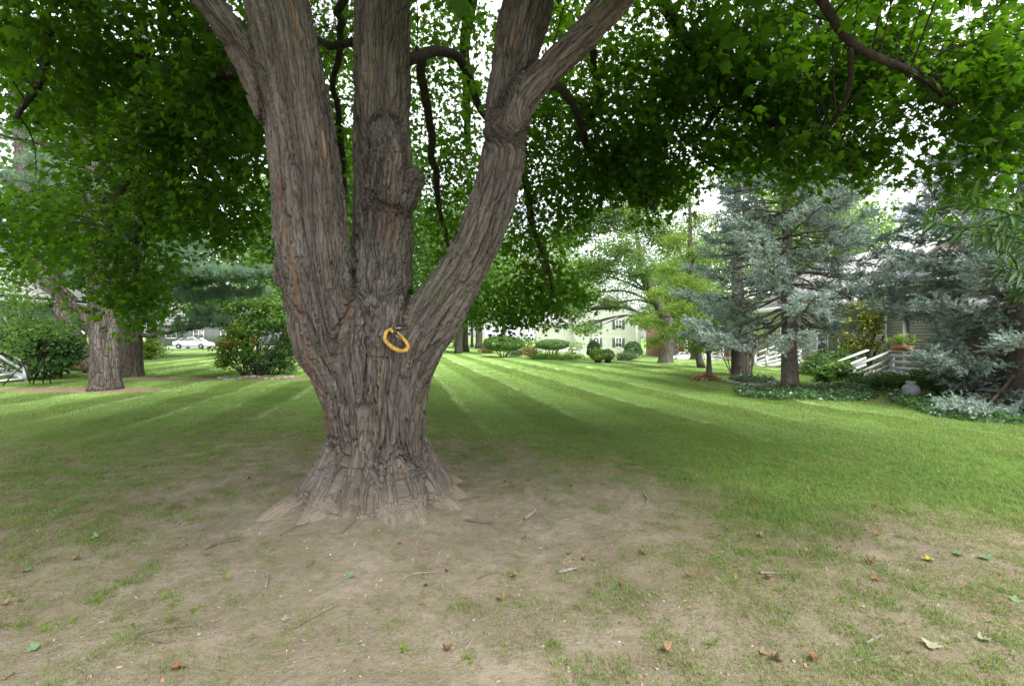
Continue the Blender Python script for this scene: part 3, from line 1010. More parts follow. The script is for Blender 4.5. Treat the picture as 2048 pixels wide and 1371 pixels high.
# ------------------------------------------------------------------ cars
def car(loc, rz, body, label, suv=False):
    t = empty('parked_car', loc, label, 'car', 'cars parked along the streets')
    Rm = Matrix.Translation(loc) @ Matrix.Rotation(rz, 4, 'Z')

    def tr(o):
        o.matrix_parent_inverse = Matrix.Translation(-Vector(loc)) @ Rm
        return o
    hh = 0.25 if suv else 0
    # stations along the length: x, half width, belt z, sill z
    low = [(-2.30, 0.62, 0.72, 0.42), (-2.22, 0.78, 0.86, 0.30), (-1.7, 0.87, 0.95, 0.22), (-0.8, 0.9, 0.95, 0.2), (0.4, 0.9, 0.92, 0.2), (1.2, 0.88, 0.86, 0.2), (1.9, 0.82, 0.76, 0.22), (2.22, 0.68, 0.66, 0.30), (2.32, 0.5, 0.56, 0.42)]
    V, Fq = [], []
    for x, w, zb, zs in low:
        zb += hh * 0.8
        V += [(x, -w * 0.9, zs), (x, -w, (zs + zb) / 2), (x, -w * 0.93, zb), (x, 0, zb + 0.03), (x, w * 0.93, zb), (x, w, (zs + zb) / 2), (x, w * 0.9, zs)]
    n = 7
    for k in range(len(low) - 1):
        for j in range(n):
            a, b = k * n + j, k * n + (j + 1) % n
            Fq.append((a, a + n, b + n, b))
    caps = [tuple(range(n)), tuple(reversed(range((len(low) - 1) * n, len(low) * n)))]
    b_ = tr(MB().raw(V, Fq, caps).build('body', body, t, True))
    # cabin glass and roof
    top = [(-2.0 if suv else -1.75, 0.78, 0.93), (-1.45 if suv else -0.95, 0.66, 1.36), (-0.3, 0.64, 1.43), (0.35, 0.64, 1.38), (1.25, 0.76, 0.88)]
    V, Fq = [], []
    for x, w, z in top:
        z += hh
        zb = 0.93 + hh * 0.8
        V += [(x, -0.80, zb - 0.04), (x, -w, z), (x, w, z), (x, 0.80, zb - 0.04)]
    for k in range(len(top) - 1):
        for j in range(3):
            Fq.append((k * 4 + j, k * 4 + 4 + j, k * 4 + 5 + j, k * 4 + 1 + j))
    tr(MB().raw(V, Fq).build('windows', M['glass'], t))
    m = MB()
    V = []
    for x, w, z in top[1:4]:
        V += [(x, -w - 0.01, z + hh), (x, w + 0.01, z + hh), (x, 0, z + hh + 0.035)]
    m.raw(V, [(0, 3, 5, 2), (2, 5, 4, 1), (3, 6, 8, 5), (5, 8, 7, 4)])
    for s in (-1, 1):
        m.bar((-0.3, s * 0.735, 0.93 + hh), (-0.3, s * 0.655, 1.42 + hh), 0.09, 0.03)
        m.bar((top[1][0], s * 0.675, top[1][2] + hh), (top[0][0], s * 0.79, top[0][2] + hh), 0.12, 0.05)
        m.bar((top[3][0], s * 0.655, top[3][2] + hh), (top[4][0], s * 0.775, top[4][2] + hh), 0.06, 0.05)
    tr(m.build('roof', body, t))
    for x in (-1.38, 1.42):
        for s in (-1, 1):
            pr = [(0.16, -0.1), (0.28, -0.11), (0.325, -0.07), (0.325, 0.07), (0.28, 0.11), (0.16, 0.1)]
            mm = MB().lathe(pr, n=20)
            mm.V[0] = mm.V[0][:, [0, 2, 1]] + np.array([x, s * 0.80, 0.325])
            w = tr(mm.build('wheel', M['tyre'], t, True))
            mm = MB().lathe([(0.0, 0.075), (0.08, 0.085), (0.2, 0.07), (0.215, 0.095)], n=16)
            mm.V[0] = mm.V[0][:, [0, 2, 1]] * np.array([1, s, 1]) + np.array([x, s * 0.805, 0.325])
            mm.build('rim', M['rim'], w, True)
    for s in (-1, 1):
        tr(MB().box(2.12, 2.3, s * 0.42 - 0.16, s * 0.42 + 0.16, 0.56 + hh * .6, 0.68 + hh * .6).build('headlight', M['glass'], t))
        tr(MB().box(-2.31, -2.15, s * 0.52 - 0.18, s * 0.52 + 0.18, 0.68 + hh * .6, 0.82 + hh * .6).build('tail_light', M['lamp_red'], t))
        tr(MB().box(0.62, 0.8, s * 0.98 - 0.07, s * 0.98 + 0.07, 0.93 + hh, 1.05 + hh).build('mirror', body, t))
    return t


car(on(-40.6, 57.5, 0.05), R(0), M['car_white'], 'white sedan parked on the street beyond the pine trunks')
car(on(-37.2, 61.5, 0.05), R(180), M['car_red'], 'red car parked beyond the white sedan', True)
car(on(25.9, 69.6, 0.05), R(200), M['car_white'], 'white car parked beside the wide old trunk on the lawn')
car(on(30.3, 70.5, 0.05), R(15), M['car_silver'], 'pale silver car parked farther along the driveway')

# ------------------------------------------------------------------ the big maple
mp = empty('maple_tree', TRUNK, 'huge three-stemmed maple with furrowed grey bark and yellow ring on its trunk', 'tree')


SH = 0.016


def pl(lst):
    """[(px, py, depth, half width px)] -> points and radii in metres"""
    return [at(a, b, d) for a, b, d, w in lst], [max(w * d / F - SH, .6 * w * d / F) for a, b, d, w in lst]


stems = {
    'left': [(712, 1060, 4.18, 54), (712, 960, 4.16, 48), (706, 870, 4.15, 48), (693, 780, 4.13, 55), (662, 700, 4.12, 64), (645, 620, 4.10, 66), (630, 530, 4.10, 70), (623, 450, 4.12, 67),
             (606, 300, 4.15, 63), (584, 150, 4.2, 62), (556, 0, 4.25, 58), (543, -75, 4.3, 55)],
    'right': [(806, 1060, 4.15, 60), (808, 960, 4.16, 53), (808, 870, 4.17, 52), (812, 780, 4.18, 54), (834, 690, 4.18, 58), (876, 620, 4.18, 58), (918, 555, 4.2, 51), (952, 490, 4.2, 46),
              (975, 430, 4.2, 43), (995, 360, 4.22, 43), (1008, 290, 4.25, 43), (1013, 210, 4.3, 44), (1032, 110, 4.4, 47), (1056, 0, 4.5, 53), (1070, -75, 4.6, 50)],
    'core': [(757, 1060, 4.42, 90), (758, 960, 4.40, 78), (757, 870, 4.38, 76), (757, 780, 4.36, 74), (758, 690, 4.33, 74), (762, 610, 4.40, 66), (765, 530, 4.58, 60), (766, 450, 4.68, 58),
             (765, 350, 4.75, 58), (761, 200, 4.8, 56), (763, 60, 4.85, 54), (764, -75, 4.92, 52)],
    'front': [(762, 1050, 4.08, 62), (764, 960, 4.05, 48), (768, 870, 4.04, 44), (770, 780, 4.03, 42), (776, 700, 4.03, 42), (786, 640, 4.12, 37), (788, 590, 4.33, 28), (786, 540, 4.55, 16)],
    'groove': [(722, 1050, 4.10, 46), (718, 960, 4.08, 38), (712, 870, 4.06, 36), (704, 780, 4.03, 40), (700, 700, 4.04, 40), (704, 640, 4.1, 36), (712, 590, 4.3, 27), (718, 545, 4.5, 16)],
    'lbranch': [(560, 230, 4.2, 44), (520, 150, 4.22, 38), (468, 72, 4.25, 31), (405, -15, 4.3, 29), (360, -70, 4.36, 28)],
    'rbranch': [(1010, 270, 4.22, 40), (1050, 190, 4.2, 34), (1108, 128, 4.18, 29), (1175, 62, 4.15, 27), (1245, -15, 4.1, 26), (1295, -70, 4.04, 25)],
    'burl': [(790, 420, 4.65, 34), (806, 385, 4.62, 36), (826, 355, 4.6, 26), (842, 342, 4.58, 16)],
    'knot': [(768, 400, 4.56, 40), (772, 340, 4.48, 42), (775, 300, 4.43, 36), (774, 262, 4.56, 34)],
    'lbulge': [(600, 560, 4.1, 50), (580, 515, 4.08, 34), (573, 500, 4.06, 22)],
}
tubes = []
tm = MB()
for k, v in stems.items():
    P, r = pl(v)
    P, r = smoothline(P, 5, r)
    tubes.append((P, r))
    tm.tube(P, r, 26)
c0 = np.array(TRUNK)
roots = [(-174, .65, .15), (-150, .85, .16), (-126, .70, .15), (-106, .55, .14), (-86, .55, .13), (-67, .75, .16), (-48, .72, .15), (-18, .62, .15), (2, .6, .13), (40, .8, .14), (85, .8, .14), (130, .9, .14), (160, .8, .13)]
for ang, ln, r0 in roots:
    a = R(ang)
    ln *= .72
    r0 *= 1.12
    dr = np.array([math.cos(a), math.sin(a) * 0.85, 0])
    sd = np.array([-dr[1], dr[0], 0]) * random.uniform(-.12, .12)
    base = c0 + np.array([0, 0.1, 0])
    pts = [base + dr * 0.22 + np.array([0, 0, 1.0]), base + dr * 0.30 + np.array([0, 0, .66]), base + dr * 0.39 + np.array([0, 0, .40]), base + dr * 0.52 + np.array([0, 0, .20]),
           base + dr * (0.44 + ln * 0.38) + sd * 0.5 + np.array([0, 0, .085]), base + dr * (0.44 + ln * .66) + sd + np.array([0, 0, .02]), base + dr * (0.44 + ln * .95) + sd * 1.4 + np.array([0, 0, -.08]), base + dr * (0.44 + ln * 1.25) + sd * 1.8 + np.array([0, 0, -.24])]
    rr = [r0 * .6, r0 * .85, r0 * 1.0, r0 * 1.02, r0 * .82, r0 * .62, r0 * .5, r0 * .35]
    P, r = smoothline(pts, 4, rr)
    tubes.append((P, r))
    tm.tube(P, r, 14)
tmp = tm.build('maple_blank')
md = tmp.modifiers.new('r', 'REMESH')
md.mode = 'VOXEL'
md.voxel_size = 0.0115
md.use_smooth_shade = True
ms = tmp.modifiers.new('s', 'SMOOTH')
ms.iterations = 12
ms.factor = 0.5
dg = bpy.context.evaluated_depsgraph_get()
tme = bpy.data.meshes.new_from_object(tmp.evaluated_get(dg))
bpy.data.objects.remove(tmp)
nv = len(tme.vertices)
co = np.zeros(nv * 3, np.float32)
tme.vertices.foreach_get('co', co)
co = co.reshape(-1, 3).astype(float)
nm = np.zeros(nv * 3, np.float32)
tme.vertices.foreach_get('normal', nm)
nm = nm.reshape(-1, 3).astype(float)
# drop what is deep underground later; grain coordinates: across the stem, and compressed along it
Wt = np.zeros(nv)
Q = np.zeros((nv, 3))
CO, NM = co, nm
for ti, (P, r) in enumerate(tubes):
    lo_, hi_ = P.min(0) - r.max() - 0.16, P.max(0) + r.max() + 0.16
    mk_ = np.where(((CO > lo_) & (CO < hi_)).all(1))[0]
    co = CO[mk_]
    best = np.full(len(co), 1e9)
    bq = np.zeros((len(co), 3))
    ln = 0.0
    sg = -1.0 if ti >= len(stems) else 1.0
    for k in range(len(P) - 1):
        a, b = P[k], P[k + 1]
        ab = b - a
        l = np.linalg.norm(ab)
        t = np.clip(((co - a) @ ab) / (l * l), 0, 1)
        c = a + t[:, None] * ab
        e = co - c
        dd = np.linalg.norm(e, axis=1) - (r[k] * (1 - t) + r[k + 1] * t)
        s = dd < best
        best[s] = dd[s]
        ax = ab / l
        pp = e - (e @ ax)[:, None] * ax
        bq[s, 0] = pp[s, 0] + P[0][0]
        bq[s, 1] = pp[s, 1] + P[0][1] + pp[s, 2] * 0.6
        bq[s, 2] = (P[0][2] + sg * (ln + t * l))[s] * 0.100
        ln += l
    w = np.exp(-np.clip(best, -0.05, 0.5) / 0.018)
    Q[mk_] += w[:, None] * bq
    Wt[mk_] += w
Q /= Wt[:, None] + 1e-12
co, nm = CO, NM
wq = Q + 0.02 * np.stack([fbm(Q * 11, 3, 21), fbm(Q * 11, 3, 22), fbm(Q * 11, 3, 23) * 0.5], -1)
f1, f2, tone = worley(wq * np.array([16, 16, 18]), 3)
g1, g2, tone2 = worley(wq * np.array([32, 32, 44]), 8)
plate = sstep(0.02, 0.16, f2 - f1)
fine = sstep(0.0, 0.30, g2 - g1)
rid = 1 - np.abs(vnoise(wq * np.array([13, 13, 9]), 31))
low = fbm(Q * np.array([5, 5, 6]), 3, 41)
tilt = np.clip(.5 + fbm(wq * np.array([15, 15, 30]), 2, 78), 0, 1)
amp = 1 - 0.85 * sstep(0.58, 0.16, co[:, 2])          # smoother, worn roots
shag = 0.45 + 0.55 * sstep(-.35, .35, fbm(Q * np.array([3, 3, 4]) + 9, 2, 93))
lowz = sstep(2.2, 1.0, co[:, 2])
disp = amp * (0.038 * shag * (plate - 0.8) + 0.030 * lowz * (sstep(.0, .5, 1 - np.abs(vnoise(wq * np.array([7, 7, 4]), 95)) * 2.2) * -1.0 + .25) + 0.013 * (fine - 0.6) * plate + 0.030 * (rid - 0.7) + 0.008 * (tilt - .5) * plate + 0.009 * (tone - .5) * plate + 0.004 * fbm(wq * 90, 2, 51)) + 0.030 * low
co = co + nm * disp[:, None]
# the fork collar is knobbly
kn = np.exp(-(((co[:, 0] - at(770, 640, 4.1).x) / .3) ** 2 + ((co[:, 2] - 1.65) / .35) ** 2))
co = co + nm * (kn * 0.03 * fbm(co * 9, 3, 61))[:, None]
tme.vertices.foreach_set('co', co.astype(np.float32).ravel())
tme.update()
attr(tme, 'bk', Q, 'FLOAT_VECTOR')
upx, upy = 1024 + co[:, 0] / co[:, 1] * F, HY - (co[:, 2] - H) / co[:, 1] * F
rust = np.zeros(nv)
for (a0, b0), (a1, b1), w_ in [((556, 280), (562, 440), 5), ((562, 440), (590, 520), 6), ((585, 520), (598, 640), 7), ((598, 640), (622, 720), 9), ((622, 720), (648, 790), 9), ((652, 790), (655, 860), 8), ((690, 590), (700, 640), 7), ((770, 330), (768, 470), 6), ((792, 380), (785, 500), 5)]:
    t_ = np.clip(((upx - a0) * (a1 - a0) + (upy - b0) * (b1 - b0)) / ((a1 - a0) ** 2 + (b1 - b0) ** 2), 0, 1)
    dd_ = np.hypot(upx - a0 - t_ * (a1 - a0), upy - b0 - t_ * (b1 - b0))
    rust = np.maximum(rust, np.exp(-(dd_ / w_) ** 2) * (co[:, 1] < 4.6))
attr(tme, 'rust', rust)
attr(tme, 'tone', np.clip(tone * .7 + tone2 * .3, 0, 1) * amp + .5 * (1 - amp))
tme.materials.clear()
tme.name = 'trunk'
trunk = put('trunk', tme, M['maple_bark'], mp)
tme.polygons.foreach_set('use_smooth', np.ones(len(tme.polygons), bool))
lv = np.zeros(len(tme.loops), np.int32)
tme.loops.foreach_get('vertex_index', lv)
ls_ = np.zeros(len(tme.polygons), np.int32)
tme.polygons.foreach_get('loop_start', ls_)
lt_ = np.zeros(len(tme.polygons), np.int32)
tme.polygons.foreach_get('loop_total', lt_)
q4 = lv[ls_[lt_ == 4][:, None] + np.arange(4)]
q4 = q4[(co[q4[:, 0], 1] < 4.9) & (co[q4[:, 0], 2] < 2.4)]
uq, inv_ = np.unique(q4, return_inverse=True)
bvh = BVHTree.FromPolygons(co[uq].tolist(), inv_.reshape(-1, 4).tolist())
print('trunk verts', nv)


def hit(px, py):
    o = Vector((0, 0, H))
    d = (at(px, py, 1) - o).normalized()
    h = bvh.ray_cast(o, d)
    return (h[0] if h[0] is not None else at(px, py, 4.25)), h[1]


# --- limbs above and around
SH = 0.0
LIMBS = []          # (points, radii) 3-D polylines that carry foliage


def limb(lst, n=6):
    P, r = pl(lst)
    P, r = smoothline(P, n, r)
    j = fbm(P * 1.7 + len(LIMBS), 2, 71)[:, None] * 0.05 * np.array([1, 1, 1])
    j[0] = 0
    P = P + j
    LIMBS.append((P, r))


limb([(545, -62, 4.29, 54), (500, -420, 4.8, 40), (430, -800, 5.4, 26), (380, -1200, 6, 12)])
limb([(764, -62, 4.915, 53), (770, -400, 5.3, 42), (800, -800, 5.9, 28), (810, -1200, 6.5, 12)])
limb([(1068, -62, 4.59, 49), (1130, -420, 5.2, 38), (1230, -800, 5.8, 26), (1300, -1150, 6.3, 12)])
limb([(372, -56, 4.345, 28), (200, -200, 4.5, 22), (20, -260, 4.7, 17), (-200, -260, 5.0, 10)])
limb([(1284, -58, 4.05, 25), (1440, -200, 3.95, 22), (1560, -130, 3.95, 12), (1642, 0, 4.0, 9), (1700, 85, 4.1, 8), (1790, 128, 4.2, 7), (1870, 170, 4.4, 7), (1900, 215, 4.5, 4)])
limb([(1440, -200, 3.95, 18), (1700, -330, 4.2, 15), (1950, -330, 4.5, 11), (2200, -200, 4.8, 6)])
limb([(1700, 100, 4.1, 6), (1697, 180, 4.4, 5), (1672, 235, 4.8, 4), (1640, 275, 5.2, 3)])
limb([(520, 130, 4.3, 11), (460, 145, 4.7, 9), (390, 170, 5.2, 8), (330, 245, 5.7, 7), (285, 320, 6.2, 8), (230, 420, 6.5, 6), (200, 500, 6.6, 4)])
limb([(390, 170, 5.2, 7), (280, 120, 5.8, 9), (150, 80, 6.2, 7), (20, 60, 6.2, 4)])
limb([(465, 150, 4.9, 9), (440, 230, 5.4, 7), (415, 310, 5.8, 6), (400, 380, 6.2, 4), (425, 430, 6.4, 3)])
limb([(100, 60, 5.6, 8), (85, 130, 5.5, 7), (50, 190, 5.4, 6), (20, 240, 5.3, 4)])
limb([(285, 320, 6.2, 5), (290, 420, 6.4, 4), (275, 540, 6.5, 3)])
limb([(815, 120, 4.95, 12), (870, 103, 5.6, 10), (915, 112, 6.2, 9), (945, 160, 6.8, 8), (965, 220, 7.2, 7), (1040, 330, 7.8, 8), (1060, 420, 8.2, 7), (1090, 520, 8.6, 5), (1110, 590, 8.6, 3)])
limb([(835, 108, 5.2, 10), (850, 170, 6, 9), (862, 260, 7, 8), (872, 340, 8, 7), (885, 430, 8.8, 5), (900, 520, 9, 3)])
limb([(705, 85, 4.95, 8), (655, 90, 5.6, 7), (600, 60, 6.5, 6), (520, 20, 7.5, 6)])
limb([(700, -50, 5.0, 9), (680, 60, 6.5, 7), (670, 200, 8, 6), (685, 350, 9, 6), (690, 470, 9.4, 3)])
limb([(1090, 150, 4.5, 10), (1130, 185, 5.3, 9), (1155, 235, 6.2, 8), (1180, 300, 7, 8), (1240, 370, 7.1, 6), (1310, 420, 6.6, 4)])
limb([(1190, -90, 4.5, 14), (1190, 40, 5.4, 8), (1188, 120, 6.0, 7), (1195, 210, 6.8, 8), (1130, 300, 7.6, 5)])
limb([(1230, -330, 5.2, 22), (1300, -60, 5.8, 15), (1380, 90, 6.1, 11), (1470, 180, 6.1, 9), (1540, 240, 5.8, 7), (1620, 280, 5.6, 5), (1700, 340, 5.5, 3)])
limb([(1470, 180, 6.1, 6), (1420, 240, 6.2, 5), (1390, 300, 6.4, 4), (1440, 340, 6.2, 3)])
limb([(1000, -350, 5.2, 22), (960, -100, 7.5, 16), (930, 100, 9, 10), (940, 300, 9.8, 6)])
limb([(500, -420, 4.8, 26), (300, -500, 3.6, 20), (50, -600, 2.6, 14), (-200, -700, 2.0, 8)])
limb([(1130, -420, 5.2, 26), (1400, -700, 3.6, 20), (1600, -900, 2.6, 12)])
limb([(430, -800, 5.4, 20), (0, -700, 6.5, 15), (-300, -500, 7.5, 9), (-420, -200, 8, 4)])
limb([(1230, -800, 5.8, 20), (1700, -700, 6.5, 15), (2100, -450, 7, 9), (2300, -200, 7.2, 4)])
limb([(800, -800, 5.9, 20), (760, -500, 8.5, 15), (700, -150, 11, 9), (690, 60, 12.2, 4)])
lm = MB()
for P, r in LIMBS:
    lm.tube(P, r, 9, True)
skP = np.vstack([p for p, r in LIMBS])

# --- foliage sprays hung on the limbs
BL = [(430, 165, 5.0, .6, .5, .28, 34), (330, 250, 5.6, .5, .5, .3, 26), (60, 60, 5.2, 1.3, 1.3, .6, 60), (250, 50, 5.6, 1.6, 1.5, .7, 95), (430, 90, 6, 1.2, 1.3, .6, 60), (190, 165, 7, 1.4, 1.3, .6, 70), (360, 250, 6.5, 1.1, 1.2, .9, 75),
      (460, 320, 6, .8, .9, .8, 55), (290, 370, 6.5, 1.0, 1, .7, 60), (120, 440, 7, 1.2, 1, .4, 50), (20, 470, 6.5, .6, .8, .3, 18), (400, 420, 6.5, .9, .9, .4, 40), (225, 510, 6.5, .8, .8, .5, 46),
      (265, 590, 6.5, .42, .5, .32, 16), (480, 190, 7, .8, .9, .7, 36), (600, 40, 7.5, 1.4, 1.3, .7, 34), (20, 180, 6.3, .7, .8, .35, 24),
      (650, 190, 8.5, .9, 1.4, 1.0, 34), (680, 350, 9.2, .7, 1, 1.4, 42), (695, 490, 9.5, .5, .8, .7, 24), (880, 60, 8, 1.2, 1.2, .8, 48), (880, 260, 8.5, .8, 1, 1.3, 56),
      (900, 430, 9, .8, 1, .9, 46), (890, 545, 9, .6, .7, .35, 13), (1090, 250, 7.5, 1.1, 1.2, 1.0, 56), (1150, 340, 7.5, 1.0, 1, .9, 60), (1070, 450, 8.5, .9, 1, .8, 52),
      (990, 590, 9, .8, .9, .5, 36), (1100, 560, 8.6, .7, .8, .55, 44), (1050, 620, 8.8, .8, .8, .28, 24), (1230, 380, 7, .9, 1, .7, 60), (1300, 290, 6.5, 1.1, 1.2, .8, 76), (1320, 410, 6.6, .6, .7, .35, 30),
      (1250, 130, 6.5, 1.3, 1.3, .9, 66), (1420, 200, 6.2, 1.2, 1.2, .9, 80), (1470, 335, 6, .8, .8, .25, 30), (1600, 230, 5.7, 1.1, 1, .7, 66), (1640, 350, 5.5, .85, .7, .22, 36),
      (1735, 340, 5.5, .32, .5, .3, 16), (1600, 60, 5.6, 1.4, 1.2, .7, 64), (1840, 60, 4.9, 1.1, 1, .6, 46), (1930, 180, 4.6, .75, .8, .45, 46), (1965, 290, 4.5, .5, .6, .28, 26), (2060, 120, 4.4, .5, .7, .6, 26),
      (1440, 30, 6, 1.2, 1.2, .6, 50), (1100, 30, 7, 1.2, 1.2, .6, 36), (1700, 200, 5.6, .8, .8, .5, 30), (760, 100, 10, 1.5, 1.2, 1.2, 26)]
sp, near = [], []
for px, py, d, ax, ay, az, n in BL:
    if 1190 < px < 1790 and py > 180: py, az = py - 55, az * .85
    c = np.array(at(px, py, d))
    u = unit(n) * (rng.random(n) ** 0.4)[:, None]
    sp.append(c + u * np.array([ax, ay, az]))
    near.append(np.ones(n, bool))
sp = np.vstack(sp)
# the rest of the crown, above the picture and behind
n = 9000
u = unit(n) * (rng.random(n) ** 0.33)[:, None]
C = np.array([-0.6, 6.0, 8.2]) + u * np.array([8.2, 6.7, 5.8])
ok = (C[:, 2] > 4.3 + 0.10 * np.abs(C[:, 1] - 4.5)) & ((u ** 2).sum(1) > 0.12)
ok &= fbm(C * 0.45, 2, 88) > -0.12
C = C[ok]
prj_y = HY - (C[:, 2] - H) / np.maximum(C[:, 1], .1) * F
prj_x = 1024 + C[:, 0] / np.maximum(C[:, 1], .1) * F
vis = (C[:, 1] > 0.3) & (prj_y > -60) & (prj_x > -150) & (prj_x < 2200)
keep = ~vis | (rng.random(len(C)) < 0.18)
C = C[keep][:3300]
allp = np.vstack([sp, C])
isnear = np.concatenate([np.ones(len(sp), bool), np.zeros(len(C), bool)])
dc = np.linalg.norm(allp - np.array([0, 0, H]), axis=1)
ok = (dc > 3.0)
allp, isnear = allp[ok], isnear[ok]
# keep the sky gap at the right open, as in the photograph
gpx = 1024 + allp[:, 0] / np.maximum(allp[:, 1], .1) * F
gpy = HY - (allp[:, 2] - H) / np.maximum(allp[:, 1], .1) * F
gap = (np.abs(gpx - 1818) < 42) & (gpy > 200) & (gpy < 460) & (allp[:, 1] > 0.5)
allp, isnear = allp[~gap], isnear[~gap]

TW = []                       # twigs
LP, LD, LN, LS, LK = [], [], [], [], []
cen = np.array([TRUNK.x, TRUNK.y, 0])
for p, nr in zip(allp, isnear):
    ds_ = ((skP - p) ** 2).sum(1) + np.where(skP[:, 2] < p[2] - 1.2, 4, 0)
    cand = np.argpartition(ds_, 14)[:14]
    q = skP[cand[rng.integers(14)]]
    out = p - cen
    out[2] = 0
    out /= np.linalg.norm(out) + 1e-6
    dirv = (p - q)
    L_ = np.linalg.norm(dirv)
    dirn = dirv / (L_ + 1e-6) * 0.5 + out * 0.6 + np.array([0, 0, -0.35]) + rng.normal(size=3) * 0.25
    dirn /= np.linalg.norm(dirn)
    ln = rng.uniform(0.45, 0.8)
    tipb, tipe = p - dirn * ln * 0.5, p + dirn * ln * 0.5
    if L_ < 1.9 and rng.random() < (.42 if nr else .2):
        mid = (q + tipb) / 2 + np.array([0, 0, 0.12 * L_]) + rng.normal(size=3) * 0.05 * L_
        P, r = smoothline([q, mid, tipb, tipe], 3, [0.006 + 0.004 * L_, 0.005 + 0.002 * L_, 0.004, 0.0015])
        TW.append((P, r))
    m_ = 29 if nr else 15
    side = np.cross(dirn, [0, 0, 1.0])
    side /= np.linalg.norm(side) + 1e-6
    t = rng.random(m_) ** 0.8
    s = rng.normal(size=m_) * 0.20 * (1.1 - 0.5 * t)
    pos = tipb + dirn * (t * ln * 1.15)[:, None] + side * s[:, None] + np.stack([rng.normal(size=m_) * .05, rng.normal(size=m_) * .05, rng.normal(size=m_) * .09 - 0.05 - 0.25 * np.abs(s)], -1)
    ld = dirn * 0.55 + side * (np.sign(s) * 0.6)[:, None] + rng.normal(size=(m_, 3)) * 0.45 + np.array([0, 0, -0.35])
    LP.append(pos)
    LD.append(ld)
    LN.append(np.array([0, 0, 0.75]) + out * 0.25 + rng.normal(size=(m_, 3)) * 0.48)
    LS.append(rng.uniform(0.058, 0.108, m_) * (1.0 if nr else 1.45))
    LK.append(np.full(m_, nr))
LP, LD, LN, LS, LK = np.vstack(LP), np.vstack(LD), np.vstack(LN), np.concatenate(LS), np.concatenate(LK)
lm.raw(*tubes_batch([p for p, r in TW], [r for p, r in TW], 3))
lm.build('branch', M['twig_bark'], mp, True)

half = [(0.0, -0.02), (0.16, -0.07), (0.42, 0.00), (0.33, 0.13), (0.56, 0.22), (0.66, 0.44), (0.46, 0.47), (0.24, 0.46), (0.30, 0.66), (0.14, 0.76), (0.0, 1.0)]
outl = half + [(-x, y) for x, y in reversed(half[1:-1])]
MLV = [(0, 0.30, 0.0)] + [(x, y, -0.22 * abs(x) - 0.18 * (y - 0.3) ** 2) for x, y in outl]
k = len(outl)
MLF = [(0, 1 + i, 1 + (i + 1) % k) for i in range(k)]
hs_ = [(0.0, -0.02), (0.42, 0.0), (0.30, 0.18), (0.64, 0.42), (0.22, 0.46), (0.0, 1.0)]
ol2 = hs_ + [(-x, y) for x, y in reversed(hs_[1:-1])]
SLV = [(0, 0.30, 0.0)] + [(x, y, -0.22 * abs(x) - 0.18 * (y - 0.3) ** 2) for x, y in ol2]
SLF = [(0, 1 + i, 1 + (i + 1) % len(ol2)) for i in range(len(ol2))]
FLV = [(0, -0.02, 0), (0.5, 0.28, -0.12), (0, 1.0, -0.1), (-0.5, 0.28, -0.12)]
FLF = [(0, 1, 2), (0, 2, 3)]
Mx = frames(LD, LN)
dcam = np.linalg.norm(LP - np.array([0, 0, H]), axis=1)
lx = 1024 + LP[:, 0] / np.maximum(LP[:, 1], .1) * F
ly = HY - (LP[:, 2] - H) / np.maximum(LP[:, 1], .1) * F
inv = (LP[:, 1] > 0.5) & (lx > -30) & (lx < 2078) & (ly > -30)
LP_ok = ~((dcam < 2.7) & (LP[:, 1] > -0.5))
order = np.argsort(np.where(inv & LP_ok, dcam / LS, 1e9))[:300]
big = np.zeros(len(LP), bool)
big[order] = True
det = LP_ok & ~big & inv & (dcam < 6.6)
mid_ = LP_ok & ~big & ~det & (LK | inv)
lo = LP_ok & ~big & ~det & ~mid_
V1, F1 = stampVF(MLV, MLF, LP[det], Mx[det], LS[det])
V2, F2 = stampVF(SLV, SLF, LP[mid_], Mx[mid_], LS[mid_])
V3, F3 = stampVF(FLV, FLF, LP[lo], Mx[lo], LS[lo] * 1.25)
put('crown', mk('crown', np.vstack([V1, V2, V3]), [F1, F2 + len(V1), F3 + len(V1) + len(V2)]), M['maple_leaf'], mp, kind='stuff')
leaf_me = mk('leaf', MLV, [MLF])
leaf_me.materials.append(M['maple_leaf'])
inv0 = Matrix.Translation(-Vector(TRUNK))
for i in order:
    o = bpy.data.objects.new('leaf', leaf_me)
    COL.objects.link(o)
    o.parent = mp
    o.matrix_parent_inverse = inv0
    rot = Matrix([list(Mx[i][r_]) for r_ in range(3)]).to_4x4()
    o.matrix_basis = Matrix.Translation(Vector(LP[i])) @ rot @ Matrix.Scale(float(LS[i]), 4)

# --- yellow ring hung on the trunk by a black clip
ring_px = [(787, 664), (781, 659), (773, 663), (770, 672), (770.5, 680), (777, 688), (787, 695.5), (797, 700.5), (807.5, 701), (814.5, 697.5), (816.5, 691), (812.5, 684), (805.5, 676), (799.5, 668.5), (795, 663.5)]
hp, hn = hit(796, 655)
dr_ = min(hit(a, b)[0].y for a, b in ring_px) - 0.02
rg = empty('yellow_hose_ring', at(793, 680, dr_), 'yellow hose loop hanging from a black clip on the maple trunk', 'hose ring')
P, r = smoothline([at(a, b, dr_ - 0.03 * ((b - 658) / 43)) for a, b in ring_px], 6, [.0135, .0155, .0165, .0165, .017, .0175, .0175, .017, .0165, .016, .015, .0145, .0135, .011, .006])
r = r * (1 + 0.07 * fbm(P * 60, 2, 3))
MB().tube(P, r, 14).build('hose', M['yellow_hose'], rg, True)
MB().tube([at(790, 670, dr_ - .01), at(794, 672.5, dr_ - .012), at(799, 677, dr_ - .016)], [.0032, .0036, .002], 7).build('loose_end', M['yellow_hose'], rg, True)
seam = [at(a, b, dr_ - 0.03 * ((b - 658) / 43) - .012) + Vector((0, 0, -0.012)) for a, b in ring_px[3:9]]
P, r = smoothline(seam, 5, [.004] * 6)
